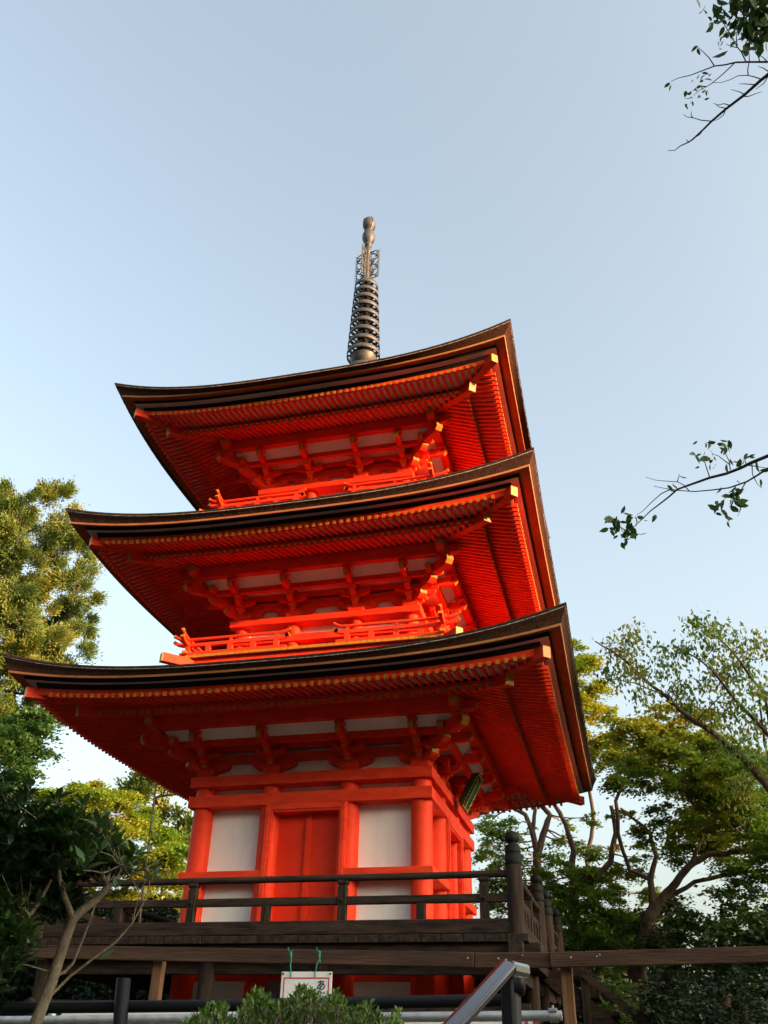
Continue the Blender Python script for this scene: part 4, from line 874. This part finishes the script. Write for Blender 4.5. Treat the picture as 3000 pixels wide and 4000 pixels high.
dense=[(50,1815,84),(150,1815,62),(20,1880,90),(110,1880,80),(200,1850,60),(-40,1780,90),(-30,1960,90),(60,1950,60),(240,1870,40),(130,1960,40),(20,2040,50),(-40,2100,60),(-60,1720,70)]
LC=[];LA=[];LN=[];LL=[]
def rosette(p,n,L,out):
    for i in range(n):
        a=2*PI*i/n+rg.random(); e=rg.uniform(-.2,.9); ax=Vector((math.cos(a)*math.cos(e),math.sin(a)*math.cos(e),math.sin(e)))+out*.5
        LC.append(np.array(p)+np.array(ax)*L*.08); LA.append(list(ax)); LN.append([rg.gauss(0,.25)-ax.x*.5,rg.gauss(0,.25)-ax.y*.5,1]); LL.append(L*rg.uniform(.65,1.15))
for (u,v,r) in dense:
    d=5.0+rg.uniform(-.25,.6); c=sp_(u,v,d); R=r/PXM*d; nn=int(r*1.9)
    src=min([sp_(124,1870),sp_(230,1915),sp_(60,1985),sp_(0,2080),sp_(70,1860),sp_(150,1990)],key=lambda q:(q-c).length)
    for i in range(nn):
        q=Vector((rg.gauss(0,1),rg.gauss(0,1),rg.gauss(0,1))).normalized()*R*rg.uniform(.2,1)**.6
        p=c+q
        if rg.random()<.10: mb.tube(wob(src,p,rg,.12,4),[.005,.004,.003,.003,.002],5)
        rosette(p,rg.randint(5,8),rg.uniform(.050,.088),Vector((q.x,q.y,abs(q.z)+R*.4)).normalized())
for (u,v,d,n,L) in ((330,1905,4.6,7,.13),(318,1880,4.6,5,.11),(262,1870,4.7,7,.10),(215,1790,4.7,7,.13),(235,1800,4.8,7,.12),(180,1745,4.8,7,.12),(120,1730,4.8,7,.12),(60,1700,4.8,7,.12),(255,1830,4.8,6,.12),(290,1850,4.9,7,.12),(285,1890,4.8,6,.11),(180,1880,4.5,5,.15),(250,1920,4.6,5,.10),(40,1740,4.7,7,.12),(215,1840,4.6,6,.12),(300,1925,4.7,5,.09)):
    p=sp_(u,v,d); rosette(p,n,L*.78,Vector((.2,-.2,.9)))
    src=min([sp_(262,1870,4.9),sp_(124,1860),sp_(248,1902),sp_(322,1900)],key=lambda q:(q-p).length); mb.tube(wob(src,p,rg,.08,4),[.005,.004,.004,.003,.003],5)
p=sp_(228,2068,4.9); LC.append(np.array(sp_(216,2074,4.9))); LA.append(list(sp_(247,2048,4.9)-sp_(216,2074,4.9))); LN.append([.3,-1,.6]); LL.append(.075)
mb.build('stems',TS,SH); LL=np.array(LL); leaves('foliage',np.array(LC),np.array(LA),np.array(LN),LL,LL*.36,L_BIG,SH,fold=.12,shape='oval')
# ---- azalea bush in the foreground
AZ=empty('azalea_bush',tuple(P(640,2300,3.6))); AZ.location.z=-2.7; AZL=Vector(AZ.location)
tag(AZ,'fresh green azalea bush at the bottom centre in front of the sign','bush')
mb=MB(); rg=random.Random(33); LC=[];LA=[];LN=[];LL=[]
top=[(372,2188),(400,2165),(430,2152),(455,2122),(480,2128),(500,2160),(520,2142),(545,2095),(575,2098),(590,2135),(620,2120),(650,2092),(675,2100),(700,2118),(730,2100),(742,2122),(775,2135),(800,2125),(830,2160),(860,2138),(875,2170),(900,2195)]
def topv(u):
    for (a,b),(c_,d) in zip(top[:-1],top[1:]):
        if a<=u<=c_: return b+(d-b)*(u-a)/(c_-a)
    return 2200
def shoot(p,dirv,L,n):
    q=p+dirv*L; mb.tube([p-AZL,(p+dirv*L*.5+Vector((rg.gauss(0,.004),rg.gauss(0,.004),0)))-AZL,q-AZL],[.0022,.0018,.0012],4)
    for i in range(n):
        t=rg.uniform(.45,1.0) if i<n*.6 else 1; a=rg.uniform(0,2*PI); e=rg.uniform(.15,1.1)
        ax=Vector((math.cos(a)*math.cos(e),math.sin(a)*math.cos(e),math.sin(e))); ax=(ax+dirv*.5).normalized()
        LC.append(np.array(p+dirv*L*t-AZL)); LA.append(list(ax)); LN.append([-ax.x+rg.gauss(0,.3),-ax.y+rg.gauss(0,.3),1]); LL.append(rg.uniform(.020,.035))
core=P(640,2330,3.7)
for i in range(1250):
    u=rg.uniform(365,905); tv=topv(u)+46; v=tv+abs(rg.gauss(0,1))*45*rg.random()+ (0 if i<260 else rg.uniform(0,110)); d=3.45+rg.uniform(-.22,.35)
    q=P(u,v,d); dirv=Vector((rg.gauss(0,.3),rg.gauss(0,.3),1)).normalized(); L=rg.uniform(.03,.07)
    shoot(q-dirv*L,dirv,L,rg.randint(6,10))
    if i%6==0: mb.tube([p_-AZL for p_ in wob(q-dirv*L,core+Vector((rg.gauss(0,.15),rg.gauss(0,.1),-.4)),rg,.05,4)],[.002,.003,.004,.005,.006],4)
mb.build('stems',TS,AZ); LL=np.array(LL); leaves('foliage',np.array(LC),np.array(LA),np.array(LN),LL,LL*.34,L_AZA,AZ,fold=.10,shape='oval')
